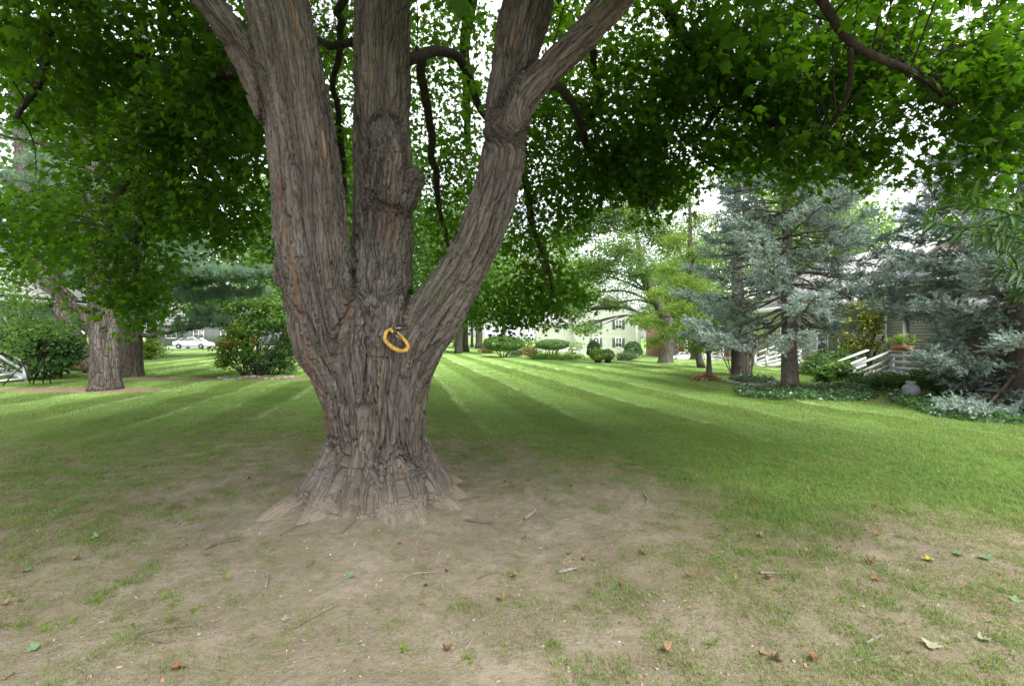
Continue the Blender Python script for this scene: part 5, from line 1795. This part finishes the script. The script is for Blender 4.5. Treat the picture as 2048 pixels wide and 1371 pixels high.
def dome(name, label, px, base_py, w_px, h_px, leaf, group, under=True, n=5200, size=.075, cat='shrub', lowf=.38):
    """clipped mushroom-shaped shrub"""
    b = ground_at(px, base_py)
    d = b.y
    w, h = w_px * d / F / 2, h_px * d / F
    t = empty(name, b, label, cat, group)
    u = unit(n)
    rx = 1 + .14 * fbm(u * 2.6 + px, 3, 3)
    z0 = h * (lowf + .28)
    P = np.stack([u[:, 0] * w * rx, u[:, 1] * w * .85 * rx, np.where(u[:, 2] > 0, np.abs(u[:, 2]) ** .8 * (h - z0), u[:, 2] * h * .28)], -1)
    P *= rng.uniform(.90, 1.02, n)[:, None]
    P[:, 2] += z0
    P += np.array(b)
    put('foliage', leaf_mesh('foliage', P, u * .8 + np.array([0, 0, .3]) + rng.normal(size=(n, 3)) * .4, rng.uniform(.7, 1.3, n) * size * d / 30), M[leaf], t, kind='stuff')
    for k in range(9):
        a = k * .7
        s = np.array(b) + np.array([math.cos(a) * .12, math.sin(a) * .12, -.05])
        e = np.array(b) + np.array([math.cos(a) * w * .65, math.sin(a) * w * .5, z0])
        Pq, rq = smoothline([s, s * .6 + e * .4 + np.array([0, 0, .05]), e], 4, [.045, .03, .012])
        MB().tube(Pq, rq, 5).build('stem', M['twig_bark'], t, True)
    return t


GT = None
dome('clipped_shrub', 'large flat-topped clipped shrub at the far end of the mown stripes', 1006, 714, 80, 44, 'green_leaf', GT, n=7000, lowf=.30)
dome('clipped_shrub', 'umbrella-shaped clipped shrub with bare stems before the white house wing', 1104, 714, 68, 36, 'pale_leaf', GT, n=5200, lowf=.42)
dome('cone_shrub', 'dark egg-shaped clipped shrub near the middle of the white house', 1187, 716, 27, 36, 'dark_leaf', GT, n=3500, lowf=.1)
dome('cone_shrub', 'dark round clipped shrub at the corner of the white house', 1266, 716, 36, 34, 'dark_leaf', GT, n=3500, lowf=.1)
dome('young_shrub', 'bright green young shrub on a short stem out on the lawn', 1196, 725, 34, 29, 'yellow_green_leaf', GT, n=2200, lowf=.2)
dome('young_shrub', 'paler young shrub on a thin stem beside the bright green one', 1216, 725, 25, 28, 'pale_leaf', GT, n=1600, lowf=.25)
for px, py, w, h, lf, lab in [(1030, 712, .9, .7, 'grey_leaf', 'low grey-green perennial clump beside the flat-topped shrub'), (1062, 713, 1.0, .8, 'red_leaf', 'rusty red perennial clump between the two clipped shrubs'), (1046, 708, 1.6, 2.2, 'dark_leaf', 'dark airy bush with thin stems behind the flat-topped shrub'),
                              (1150, 708, 1.6, 1.7, 'pale_leaf', 'pale loose bush before the corner of the white house'), (1090, 718, 1.4, .35, 'green_leaf', 'low leafy plants at the bed edge under the umbrella-shaped shrub'), (1130, 719, 1.7, .4, 'yellow_green_leaf', 'low yellow-green plants along the bed before the white fence'),
                              (1210, 704, 1.1, 1.7, 'pink_flower', 'pink flowering bush under the windows of the white house'), (1238, 707, 1.0, 1.6, 'pink_flower', 'pink and white blooming bush near the dark round shrub'), (975, 706, 1.3, .5, 'red_leaf', 'orange and red low flowers in the shade by the far pine trunks'),
                              (1255, 721, 1.0, .5, 'grey_leaf', 'pale low perennial clump at the lawn edge by the round shrub'), (918, 696, 1.6, 1.8, 'autumn_leaf', 'yellow leafed bush beyond the far pine trunks')]:
    b = ground_at(px, py)
    shrub('garden_plant', lab, b, [(b.x, b.y, b.z + h * .5, w * .8, w * .6, h * .5)], 60, 20, .22, .10, lf, 6, .015, cat='plant')

# low dark shrubs by the right-hand decks
b = ground_at(1670, 768)
shrub('hydrangea', 'bright green broad-leaved hydrangea at the foot of the deck steps', b, [pb(1668, 742, b.y + .2, .55, .5, .38), pb(1690, 760, b.y - .2, .4, .4, .25), pb(1650, 750, b.y + .3, .4, .4, .3)], 80, 18, .17, .13, 'green_leaf', 6, wide=1.2)
b = on(12.0, 17.6)
shrub('dark_shrub', 'dense dark shrub between the two decks behind the hydrangea', b, [pb(1655, 722, 17.8, 1.0, .8, .5), pb(1700, 725, 18, .8, .8, .5), pb(1620, 735, 19, .6, .7, .3)], 150, 22, .2, .10, 'dark_leaf', 6)
hb = []
for k in range(6):
    c = at(1735 + k * 30, 758, 13.6 - k * .45)
    hb.append((c.x, c.y, c.z, .5, .5, .26))
shrub('low_hedge', 'clipped dark low hedge in front of the grey deck railing', on(11.7, 12.9), hb, 330, 22, .13, .06, 'dark_leaf', 8, spread=6, wide=.7)
b = on(14.6, 18.6)
shrub('yellow_tree', 'small tree with yellow turning leaves between the beige house and the grey house', b, [pb(1700, 650, 18.6, 1.1, .9, .7), pb(1745, 620, 18.6, 1.1, .9, .8), pb(1720, 690, 18.4, .9, .8, .4), pb(1790, 600, 18.8, .9, .8, .5)], 230, 24, .26, .10, 'autumn_leaf', 7, .05, cat='tree')
# pots on the deck rail
for px, w, mt, lab in [(1772, .62, 'terracotta', 'long terracotta flower box on the deck rail'), (1908, .42, 'terracotta', 'orange clay pot on the corner of the deck rail')]:
    yy = 14.3 if px < 1800 else 12.0
    p = Vector((12.41, yy, 1.14))
    t = empty('flower_pot', p, lab, 'flower pot')
    if px < 1800:
        MB().box(p.x - .11, p.x + .11, yy - .35, yy + .35, 1.141, 1.30).build('box', M[mt], t)
    else:
        MB().lathe([(.0, .001), (.13, .001), (.19, .24), (.21, .24), (.21, .29), (.17, .29), (.16, .22)], tuple(p), 18).build('pot', M[mt], t, True)
    n = 160
    P = np.array(p) + np.array([0, 0, .36]) + rng.normal(size=(n, 3)) * np.array([.10, w * .35, .09])
    put('plant', leaf_mesh('plant', P, rng.normal(size=(n, 3)) + np.array([0, 0, .6]), rng.uniform(.06, .11, n)), M['yellow_green_leaf'], t, kind='stuff')
# bucket and gas cylinder
p = ground_at(1712, 774)
t = empty('bucket', p, 'dark grey plastic bucket beside the white deck steps', 'bucket')
MB().lathe([(.0, .0), (.15, .0), (.20, .42), (.215, .42), (.215, .45), (.185, .45), (.14, .05)], tuple(p), 20).build('shell', M['dark_plastic'], t, True)
P = [p + Vector((math.cos(a) * .21, 0, .43 - math.sin(a) * .16)) for a in np.linspace(0, math.pi, 9)]
MB().tube(P, .006, 5).build('handle', M['steel'], t, True)
p = ground_at(1822, 797)
t = empty('gas_cylinder', p, 'small rounded grey gas cylinder behind the ivy near the hedge', 'gas cylinder')
MB().lathe([(.0, .02), (.12, .02), (.17, .06), (.185, .14), (.185, .22), (.165, .29), (.11, .335), (.04, .35), (.0, .35)], tuple(p), 24).build('tank', M['grey_metal'], t, True)
MB().lathe([(.095, .33), (.10, .335), (.10, .43), (.09, .43), (.09, .34)], tuple(p), 20).build('collar', M['grey_metal'], t, True)
MB().lathe([(.0, .34), (.025, .34), (.025, .40), (.045, .40), (.045, .42), (.0, .42)], tuple(p), 12).build('valve', M['steel'], t, True)

# --- oleander standing at the right edge, close by
ob = on(3.75, 2.75)
ol = empty('oleander', ob, 'oleander shrub with long narrow glossy leaves hanging before the broad blue spruce', 'shrub')
OV = []
nseg = 6
for k in range(nseg + 1):
    t = k / nseg
    w = .5 * math.sin(math.pi * min(1, t * .93 + .05)) ** .8 * .135
    zc = -.22 * t * t
    OV += [(-w, t, zc + .03), (0, t, zc), (w, t, zc + .03)]
OF = []
for k in range(nseg):
    a = k * 3
    OF += [(a, a + 1, a + 4, a + 3), (a + 1, a + 2, a + 5, a + 4)]
ole = mk('leaf', OV, [OF], True)
ole.materials.append(M['oleander_leaf'])
inv_o = Matrix.Translation(-Vector(ob))
canes = [[(1850, 437, 2.75), (1880, 448, 2.75), (1930, 456, 2.75), (1990, 450, 2.78), (2060, 470, 2.8), (2150, 560, 2.8)], [(1925, 395, 2.85), (1960, 415, 2.85), (2010, 425, 2.85), (2080, 470, 2.85), (2160, 580, 2.8)],
         [(1940, 470, 2.65), (1985, 470, 2.65), (2030, 475, 2.68), (2100, 520, 2.72), (2170, 620, 2.75)], [(1995, 530, 2.7), (2030, 540, 2.7), (2070, 560, 2.72), (2140, 640, 2.75)], [(2000, 440, 2.6), (2035, 430, 2.6), (2090, 470, 2.65), (2160, 600, 2.7)],
         [(1960, 475, 2.95), (2010, 480, 2.95), (2060, 500, 2.95), (2150, 620, 2.9)], [(2040, 590, 2.7), (2060, 575, 2.7), (2110, 600, 2.72), (2150, 680, 2.75)]]
for cn_ in canes:
    pts = [at(*c) for c in reversed(cn_)]
    pts = [ob + Vector((rng.normal() * .05, rng.normal() * .05, -.02)), ob + Vector((.0, 0, .7))] + pts
    Pq, rq = smoothline(pts, 5, np.linspace(.012, .003, len(pts)))
    MB().tube(Pq, rq, 6).build('cane', M['green_leaf'], ol, True)
    n = len(Pq)
    s0 = int(n * .42)
    cumk = np.linspace(s0, n - 1, 20)
    for kk, s in enumerate(cumk):
        i = min(n - 2, int(s))
        p = Pq[i] + (Pq[i + 1] - Pq[i]) * (s - i)
        ax = Pq[i + 1] - Pq[i]
        ax /= np.linalg.norm(ax) + 1e-9
        for w in range(3 if kk % 2 == 0 else 2):
            a = w * 2.1 + kk * 1.05 + rng.normal() * .2
            sd = np.cross(ax, [0, 0, 1.0]); sd /= np.linalg.norm(sd)
            upv = np.cross(sd, ax)
            dd = ax * rng.uniform(.5, 1.0) + (sd * math.cos(a) + upv * math.sin(a)) * .8 + np.array([0, 0, -.25])
            Mr = frames(dd[None], (np.array([0, -.3, 1.0]) + rng.normal(size=3) * .3)[None])[0]
            o = bpy.data.objects.new('leaf', ole)
            COL.objects.link(o)
            o.parent = ol
            o.matrix_parent_inverse = inv_o
            o.matrix_basis = Matrix.Translation(Vector(p)) @ Matrix([list(Mr[r_]) for r_ in range(3)]).to_4x4() @ Matrix.Scale(rng.uniform(.10, .165) * (1 if kk < 17 else .6), 4)

# ------------------------------------------------------------------ trees filling the background
def back_tree(name, label, x, y, ht, w, leaf, ncl=400, per=30, size=.29, bark='grey_bark', z0=.3, group=None, seed=0):
    b = on(x, y, -.1)
    tp = [b, b + Vector((.1, 0, ht * .2)), b + Vector((-.15, 0, ht * .45)), b + Vector((.1, 0, ht * .8))]
    bl = []
    for k in range(9):
        a = k * 2.4 + seed
        f = z0 + (0.95 - z0) * (k / 8)
        ww = w * (1 - .55 * abs(f - .55) * 1.6)
        bl.append((x + math.cos(a) * ww * .5, y + math.sin(a) * ww * .4, b.z + ht * f, ww * .62, ww * .55, ht * .14))
    return broadleaf(name, label, tp, [.3 * ht / 12, .24 * ht / 12, .18 * ht / 12, .04], bl, ncl, per, w * .22, size, leaf, bark, group=group, twigs=2, sides=9, lw=.35)


for a in [('maple_tree', 'tall green tree rising behind the two white pines', -16, 34, 15, 5.5, 'green_leaf'), ('maple_tree', 'dark round tree beyond the teal house roof', -31, 34, 14, 6, 'dark_leaf'), ('shade_tree', 'tall dark tree standing behind the street bed shrubs', -9.5, 30, 15, 5.0, 'dark_leaf'),
          ('shade_tree', 'leafy green tree seen between the maple stems', -5.0, 42, 15, 6, 'green_leaf'), ('shade_tree', 'pale green tree glimpsed far behind the maple fork', -1.5, 76, 17, 7, 'pale_leaf'), ('shade_tree', 'yellow-green tree behind the drooping maple branches', 4.5, 75, 17, 8, 'yellow_green_leaf'),
          ('shade_tree', 'green tree rising behind the white house', 15, 84, 19, 9, 'green_leaf'), ('shade_tree', 'pale leafy tree behind the larch', 22.5, 56, 15, 5.5, 'pale_leaf'), ('shade_tree', 'dense dark tree filling the view behind the maple fork', -12.5, 37, 17, 6.5, 'dark_leaf'), ('shade_tree', 'mid green tree far beyond the maple and the mown stripes', -7, 62, 18, 7, 'green_leaf'), ('shade_tree', 'green tree behind the grey gabled house', 27, 38, 14, 6.5, 'green_leaf'), ('shade_tree', 'tall pale green tree standing behind the blue spruce', 20.5, 33, 15, 5.5, 'pale_leaf'), ('shade_tree', 'dark green tree far behind the blue spruce and larch', 33, 80, 24, 10, 'green_leaf'),
          ('shade_tree', 'yellow-green tree behind the roof of the beige house', 29, 24, 8.2, 4.5, 'yellow_green_leaf'), ('shade_tree', 'tall pale green tree standing behind the white house roof', 10, 82, 19, 8, 'pale_leaf'), ('shade_tree', 'bright green tree filling the gap behind the locust limbs', 25, 70, 16, 5.5, 'pale_leaf'), ('shade_tree', 'dense green tree beyond the mulched shrub bed', -20, 45, 15, 6.5, 'green_leaf'), ('shade_tree', 'dark leafy tree beyond the rhododendron and pines', -40, 46, 16, 7, 'dark_leaf'), ('shade_tree', 'green tree far along the driveway', 38, 98, 17, 9, 'green_leaf'), ('shade_tree', 'large dark tree across the street behind the white sedan', -62, 90, 20, 12, 'dark_leaf'),
          ('shade_tree', 'broad green tree across the street behind the red car', -38, 92, 19, 11, 'green_leaf'), ('shade_tree', 'tall tree far away behind the big maple trunk', -22, 80, 19, 10, 'dark_leaf'), ('shade_tree', 'dark green tree at the back of the teal house', -25, 25.5, 13, 4.5, 'dark_leaf'), ('shade_tree', 'dense dark tree behind the low horizontal pine bough', -26.5, 33, 14, 5.5, 'dark_leaf'), ('shade_tree', 'dark green tree standing between the shrub bed and the street', -18.5, 38, 15, 5.5, 'dark_leaf')]:
    back_tree(*a, seed=a[2] % 6)
# pines at the far end of the lawn
for px, py, lab, h_, w_ in [(930, 703, 'straight far pine trunk with dark crown at the end of the mown stripes', 15, .34), (958, 697, 'darker far pine just behind the straight one', 16, .42), (944, 694, 'thin distant pine trunk in the shaded far grove', 14, .2), (910, 693, 'slender distant pine standing apart from the far grove', 14, .22)]:
    b = ground_at(px, py)
    if b.y > 75: b = on(at(px, py, 62).x, 62)
    lm_ = []
    for k in range(12):
        z = 3.0 + k * (h_ - 3) / 12
        p = b + Vector((0, 0, z))
        lm_.append((away(p, k * 2.4 + px, 3.0 - .14 * k, .3), .07))
    pine('far_pine', lab, [b + Vector((0, 0, -.1)), b + Vector((0, 0, h_ * .4)), b + Vector((0, 0, h_))], [w_ * 1.1, w_ * .8, .05], lm_, 2.6, .9, 2, .22, size=2.0, group=None)

# ------------------------------------------------------------------ grass, ivy, litter
def clump(seed, n, h, w, rad, lean):
    g_ = np.random.default_rng(seed)
    V, q, t = [], [], []
    for k in range(n):
        a = g_.random() * 6.2832
        b0 = np.array([math.cos(a), math.sin(a), 0]) * rad * math.sqrt(g_.random())
        ln = g_.random() * 6.2832
        le = np.array([math.cos(ln), math.sin(ln), 0]) * lean * g_.uniform(.3, 1.2)
        hh = h * g_.uniform(.55, 1.2)
        sd = np.array([-math.sin(ln), math.cos(ln), 0]) * w / 2
        i = len(V)
        m_ = b0 + le * hh * .35 + np.array([0, 0, hh * .6])
        V += [b0 - sd + np.array([0, 0, -.006]), b0 + sd + np.array([0, 0, -.006]), m_ + sd * .8, m_ - sd * .8, b0 + le * hh + np.array([0, 0, hh * .92])]
        q.append((i, i + 1, i + 2, i + 3))
        t.append((i + 3, i + 2, i + 4))
    return V, [q, t]


GP = [proto('grass_clump', *clump(s, 13, .032, .0032, .06, 1.1), M['blade']) for s in (1, 2, 3, 4)] + [proto('straw_clump', *clump(s, 12, .022, .0026, .07, 2.6), M['straw']) for s in (5, 6)]
n = 420000
dd = 1.5 + (28 - 1.5) * rng.random(n) ** 1.45
xx = (rng.random(n) * 2 - 1) * (dd * 1.20 + .3)
bare = bareness(xx, dd)
nse = fbm(np.stack([xx * 6, dd * 6, xx * 0], -1), 5, 14) * .30
lus = bare + nse
nd_ = needles_at(xx, dd)
prob = np.clip(1.12 - .90 * lus, .04, 1) ** 1.35
prob *= np.clip(1.25 - nd_ * 1.6, 0, 1)
area = dd * 1.0
dens = np.clip(dd / 9.0, .20, 1.0) * np.clip((28 - dd) / 14, 0, 1)
rr2 = (xx - TRUNK.x) ** 2 + ((dd - TRUNK.y) / .9) ** 2
keep = (rng.random(n) < prob * dens) & (rr2 > .75 ** 2)
xx, dd, lus = xx[keep], dd[keep], lus[keep]
pts = np.stack([xx, dd, gz(xx, dd)], -1)
k = len(pts)
rot = np.stack([rng.normal(size=k) * .12, rng.normal(size=k) * .12, rng.random(k) * 6.28], -1)
scl = rng.uniform(.6, 1.25, k) * np.clip(1.25 - .6 * lus, .6, 1.1) * np.clip(.85 + dd * .035, .9, 1.5)
scatter('grass', pts, rot, scl, np.where(rng.random(k) < np.clip(lus * .85, 0.02, .62), rng.integers(4, 6, k), rng.integers(0, 4, k)), GP, label='short mown grass, thin and patchy on the bare soil under the maple', cat='grass')
print('grass clumps', k)

# weeds: broader tufts in the thin turf
WP = [proto('weed_tuft', *clump(s, 9, .075, .011, .035, 1.6), M['yellow_green_leaf']) for s in (11, 12)]
wl = [(360, 1212), (375, 1222), (340, 1195), (110, 1255), (130, 1248), (90, 1262), (240, 1275), (200, 1205), (190, 1205), (30, 1195), (390, 1035), (370, 1042), (445, 1140), (460, 1145), (190, 1095), (200, 1090), (1470, 1170), (1560, 1185), (1420, 1290), (1640, 1110), (1980, 1225), (2000, 1260), (1900, 1290), (1705, 1255), (1210, 1015), (1320, 1000), (335, 1245), (250, 1255), (30, 1260),
      (1960, 1340), (1500, 1100), (1440, 1080), (660, 1290), (810, 1300), (1100, 1290), (930, 1320), (1130, 1330), (1310, 1270), (1700, 1200), (1880, 1190)]
pts, rot, scl = [], [], []
for px, py in wl:
    for j in range(4):
        p = ground_at(px + rng.normal() * 14, py + rng.normal() * 5)
        pts.append(p); rot.append((rng.normal() * .2, rng.normal() * .2, rng.random() * 6.28)); scl.append(rng.uniform(.2, .5))
scatter('weeds', pts, rot, scl, rng.integers(0, 2, len(pts)), WP, label='broad-leaved green weeds in the thin turf around the bare soil', cat='weeds')

# crumbs of bark, gravel and dry bits on the soil
def chip(seed):
    g_ = np.random.default_rng(seed)
    V, q, t = tubeVF([(0, 0, -.3), (0, 0, .1), (0, 0, .35)], [.7, 1, .45], 6)
    V = V * (1 + .3 * g_.normal(size=(len(V), 1))) * np.array([1.3, .8, .6])
    return V, [q, t]


CP = [proto('soil_crumb', *chip(s), M['chip']) for s in (1, 2, 3)]
n = 30000
dd = 1.6 + 5.5 * rng.random(n) ** 1.3
xx = (rng.random(n) * 2 - 1) * (dd * 1.2 + .2)
keep = rng.random(n) < np.clip(bareness(xx, dd), .05, 1) ** 1.5 * np.clip(.5 + 1.1 * fbm(np.stack([xx * 2.2, dd * 2.2, xx * 0], -1), 3, 66), .08, 1)
xx, dd = xx[keep], dd[keep]
k = len(xx)
pts = np.stack([xx, dd, gz(xx, dd) + .001], -1)
scl = .0022 + .0105 * rng.random(k) ** 5
scatter('soil_crumbs', pts, np.stack([rng.normal(size=k) * .4, rng.normal(size=k) * .4, rng.random(k) * 6.28], -1), scl, rng.integers(0, 3, k), CP, label='fine gravel, bark crumbs and dry bits strewn over the bare soil', cat='gravel')

# torn bits of dry leaf
BV = [(-.5, -.3, .1), (.4, -.4, 0), (.6, .3, .25), (0, .5, .05), (-.55, .25, .3)]
BP = [proto('leaf_bit', np.array(BV) * np.array([1, s, 1]), [[(0, 1, 2, 3, 4)]], M['dry_brown']) for s in (.6, 1.0)]
n = 3600
dd = 1.7 + 6.5 * rng.random(n) ** 1.3
xx = (rng.random(n) * 2 - 1) * (dd * 1.2 + .2)
rr_ = np.hypot(xx - TRUNK.x, dd - TRUNK.y)
keep = rng.random(n) < np.clip(.10 + .6 * np.exp(-((rr_ - .85) / .35) ** 2) + .45 * fbm(np.stack([xx * 1.8, dd * 1.8, xx * 0], -1), 3, 67), .03, 1)
xx, dd = xx[keep], dd[keep]
k = len(xx)
scatter('leaf_litter', np.stack([xx, dd, gz(xx, dd) + .004], -1), np.stack([rng.normal(size=k) * .5, rng.normal(size=k) * .5, rng.random(k) * 6.28], -1), rng.uniform(.006, .020, k), rng.integers(0, 2, k), BP, label='brown torn bits of dry leaf scattered over the soil and thin turf', cat='leaf litter')

# ivy beds
IV = [(0, 0, 0), (.42, .12, -.06), (.30, .45, -.03), (.12, .62, -.05), (0, 1, -.12), (-.12, .62, -.05), (-.30, .45, -.03), (-.42, .12, -.06)]
IF_ = [(0, 1, 2), (0, 2, 3), (0, 3, 4), (0, 4, 5), (0, 5, 6), (0, 6, 7)]


def ivy(name, label, poly, n, hgt=.16):
    """ground cover over a bed outlined by photo pixels on the ground"""
    G = np.array([tuple(ground_at(a, b))[:2] for a, b in poly])
    lo_, hi_ = G.min(0), G.max(0)
    pp = lo_ + rng.random((n * 4, 2)) * (hi_ - lo_)
    ins = np.zeros(len(pp), bool)
    j = len(G) - 1
    for i in range(len(G)):
        c_ = ((G[i, 1] > pp[:, 1]) != (G[j, 1] > pp[:, 1])) & (pp[:, 0] < (G[j, 0] - G[i, 0]) * (pp[:, 1] - G[i, 1]) / (G[j, 1] - G[i, 1] + 1e-9) + G[i, 0])
        ins ^= c_
        j = i
    pp = pp[ins][:n]
    hh = hgt * (.55 + .5 * fbm(np.column_stack([pp * 1.6, pp[:, 0] * 0]), 3, 5)) * np.sqrt(rng.random(len(pp)))
    P = np.column_stack([pp, gz(pp[:, 0], pp[:, 1]) + np.maximum(hh, .01)])
    N = np.array([0, -.25, 1.0]) + rng.normal(size=P.shape) * .45
    V, Fa = stampVF(IV, IF_, P, frames(rng.normal(size=P.shape) + np.array([0, 0, -.3]), N), rng.uniform(.05, .10, len(P)))
    return put(name, mk(name, V, [Fa]), M['ivy_leaf'], None, label=label, cat='ground cover', kind='stuff')


ivy('ivy_bed', 'round bed of dark glossy ivy under the blue spruce trunk', [(1466, 787), (1500, 778), (1580, 773), (1660, 774), (1730, 782), (1760, 795), (1740, 803), (1660, 805), (1560, 803), (1490, 797)], 6500, .20)
ivy('ivy_bed', 'long bed of dark ivy below the sweeping blue spruce boughs', [(1775, 803), (1800, 796), (1860, 795), (1950, 795), (2070, 800), (2180, 815), (2180, 862), (2050, 852), (1950, 846), (1870, 834), (1810, 818)], 7500, .20)
ivy('ivy_bed', 'small patch of low leaves inside the stone ring', [(1455, 760), (1480, 754), (1530, 754), (1552, 763), (1530, 770), (1470, 769)], 1300, .22)

# fallen leaves, one by one
def curled(seed, curl, fold):
    g_ = np.random.default_rng(seed)
    V = []
    for x, y, z in [(0, .3, 0)] + [(a, b, 0) for a, b in outl]:
        zz = curl * (x * x * 1.6 + (y - .4) ** 2) + fold * abs(x) + .06 * math.sin(9 * x + seed) * abs(x) + .04 * g_.normal()
        V.append((x * (1 - curl * .25), y - .4, max(zz, 0) + .03))
    return mk('fallen_leaf', V, [MLF])


LM = {}
fl = [(357, 1343, 'o', .085), (893, 1302, 'o', .07), (1335, 1305, 't', .085), (1528, 1310, 't', .05), (1555, 1325, 't', .09), (1626, 1325, 'o', .085), (1862, 1298, 'p', .10), (1970, 1292, 'p', .075), (1856, 1120, 'y', .095), (1918, 1113, 'g', .09), (1970, 1118, 'g', .11), (1740, 1127, 'o', .085),
      (1522, 1072, 't', .09), (1508, 999, 'o', .10), (1285, 1102, 't', .09), (1139, 1103, 'o', .06), (1168, 1113, 'o', .06), (1243, 1170, 'o', .065), (1380, 1150, 't', .08), (1002, 1200, 't', .08), (1028, 1155, 't', .07), (1535, 1158, 'o', .07), (1757, 1075, 'o', .07), (1618, 987, 'o', .08),
      (1748, 1163, 'o', .06), (700, 1155, 'g', .075), (186, 1079, 'g', .09), (155, 1121, 't', .075), (55, 1147, 'g', .07), (65, 1301, 'g', .07), (800, 1092, 'o', .05), (852, 1170, 'o', .045), (895, 1142, 'o', .05), (843, 1205, 'o', .045), (412, 1110, 'o', .045), (1048, 1068, 'o', .06), (570, 1240, 'p', .05),
      (370, 1120, 'g', .05), (10, 1210, 't', .07), (1035, 840, 't', .10), (1010, 965, 'o', .07), (1056, 965, 'o', .07), (1140, 972, 'o', .07), (1075, 968, 'g', .06), (270, 960, 't', .08), (495, 962, 't', .09), (580, 950, 't', .07), (1750, 1020, 'o', .06), (1820, 1310, 't', .05), (2030, 1200, 'g', .07)]
txt = {'o': ('fl_orange', 'curled orange-brown fallen maple leaf on the soil'), 't': ('fl_tan', 'dry tan fallen maple leaf on the soil'), 'p': ('fl_pale', 'pale upturned fallen leaf on the thin grass'), 'y': ('fl_yellow', 'bright yellow fallen maple leaf on the soil'), 'g': ('fl_green', 'fresh green fallen maple leaf on the soil')}
def leaf_label(k_, s, p):
    col = {'o': 'curled orange-brown', 't': 'dry tan', 'p': 'pale upturned', 'y': 'bright yellow', 'g': 'fresh green'}[k_]
    r_ = math.hypot(p.x - TRUNK.x, p.y - TRUNK.y)
    where = 'close to the maple roots' if r_ < 1.25 else ('on the bare soil a step from the maple' if r_ < 2.3 else ('on the thin turf by the bare soil' if p.y < 3.6 else 'out on the green lawn'))
    sz = 'small ' if s < .062 else ('large ' if s > .088 else '')
    return f'{sz}{col} fallen maple leaf {where}'


for j, (px, py, k_, s) in enumerate(fl):
    p = ground_at(px, py)
    lab = leaf_label(k_, s, p)
    key = (k_, j % 3)
    if key not in LM:
        LM[key] = curled(j + 3, {'o': 1.1, 't': 1.0, 'p': .6, 'y': .35, 'g': .4}[k_] * (.6 + .25 * (j % 3)), .15)
        LM[key].materials.append(M[txt[k_][0]])
    o = put('fallen_leaf', LM[key], None, None, label=lab, cat='leaf', group=lab)
    o.location = p + Vector((0, 0, .008))
    o.rotation_euler = (rng.normal() * .18, rng.normal() * .18, rng.random() * 6.28)
    o.scale = (s * .76, s * .76, s * .66)

# sticks
sk = [([(590, 1254), (632, 1234), (680, 1208)], .006, 'stick', 'long thin brown stick lying alone on bare soil'), ([(1117, 1146), (1152, 1135)], .014, 'stick_grey', 'short thick broken stick on the thin grass'),
      ([(1519, 1146), (1545, 1147), (1573, 1149)], .008, 'stick_grey', 'straight grey stick lying just behind an orange leaf'), ([(410, 1097), (440, 1087), (480, 1080)], .010, 'stick', 'thick dark stick beside the spreading roots'),
      ([(531, 1174), (536, 1155), (534, 1147), (522, 1141)], .008, 'stick_grey', 'hooked grey twig in front of the roots'), ([(612, 1137), (624, 1132), (630, 1124)], .006, 'stick', 'small bent twig on the bare soil'), ([(803, 1160), (820, 1150), (850, 1145), (890, 1143)], .006, 'stick_grey', 'long curved grey twig near the front roots'),
      ([(278, 1272), (320, 1262), (360, 1258), (395, 1255)], .007, 'stick', 'wavy brown stick lying among weeds in thin turf'), ([(280, 1278), (310, 1287), (340, 1289)], .005, 'stick', 'thin reddish twig below the wavy stick'), ([(1050, 1034), (1064, 1026), (1074, 1013)], .020, 'stick_grey', 'weathered grey root end poking from the soil'),
      ([(1290, 988), (1296, 998), (1292, 1004)], .010, 'stick_grey', 'little bent grey twig at the lawn edge of the soil'), ([(1732, 1287), (1750, 1276), (1765, 1270)], .006, 'stick_grey', 'thin pale twig lying near the pale fallen leaves'), ([(955, 1160), (975, 1150), (1000, 1143)], .005, 'stick', 'fine dark twig lying among small orange leaves'),
      ([(680, 1073), (700, 1060), (712, 1048)], .007, 'stick', 'dark twig lying against the front of the roots'), ([(930, 1034), (960, 1038), (985, 1040)], .010, 'stick', 'thin dark root lying beside the outer root flare'), ([(5, 1363), (18, 1355), (28, 1349)], .008, 'stick', 'short dark stick in thin turf far from the roots'),
      ([(1700, 1330), (1730, 1322), (1755, 1320)], .004, 'stick_grey', 'hair-thin dry stem lying beside a curled orange leaf'), ([(930, 1300), (942, 1285), (950, 1270)], .004, 'stick_grey', 'thin dry grey stem beside a small orange leaf on soil'), ([(560, 1075), (590, 1060), (620, 1052)], .006, 'stick', 'brown twig on the soil at the tip of a long root')]
for pts_, r, mt, lab in sk:
    P = [ground_at(a, b) + Vector((0, 0, r * .8)) for a, b in pts_]
    if len(P) == 2: P = [P[0], (P[0] + P[1]) / 2 + Vector((0, .004, .001)), P[1]]
    Pq, rq = smoothline(P, 4, np.linspace(r, r * .6, len(P)))
    rq = rq * (1 + .2 * fbm(Pq * 40, 2, 7))
    MB().tube(Pq, rq, 7).build('stick', M[mt], None, True, label=lab, cat='stick')
a_, b_ = hit(872, 992)[0], ground_at(862, 1062)
if a_ is not None:
    m1 = hit(868, 1030)[0] or (a_ + b_) / 2
    Pq, rq = smoothline([a_ + Vector((0, -.02, 0)), m1 + Vector((.006, -.025, 0)), b_ + Vector((0, -.02, .01))], 5, [.005, .0065, .004])
    MB().tube(Pq, rq, 6).build('stick', M['stick_grey'], None, True, label='pale stick leaning upright against the front root flare', cat='stick')
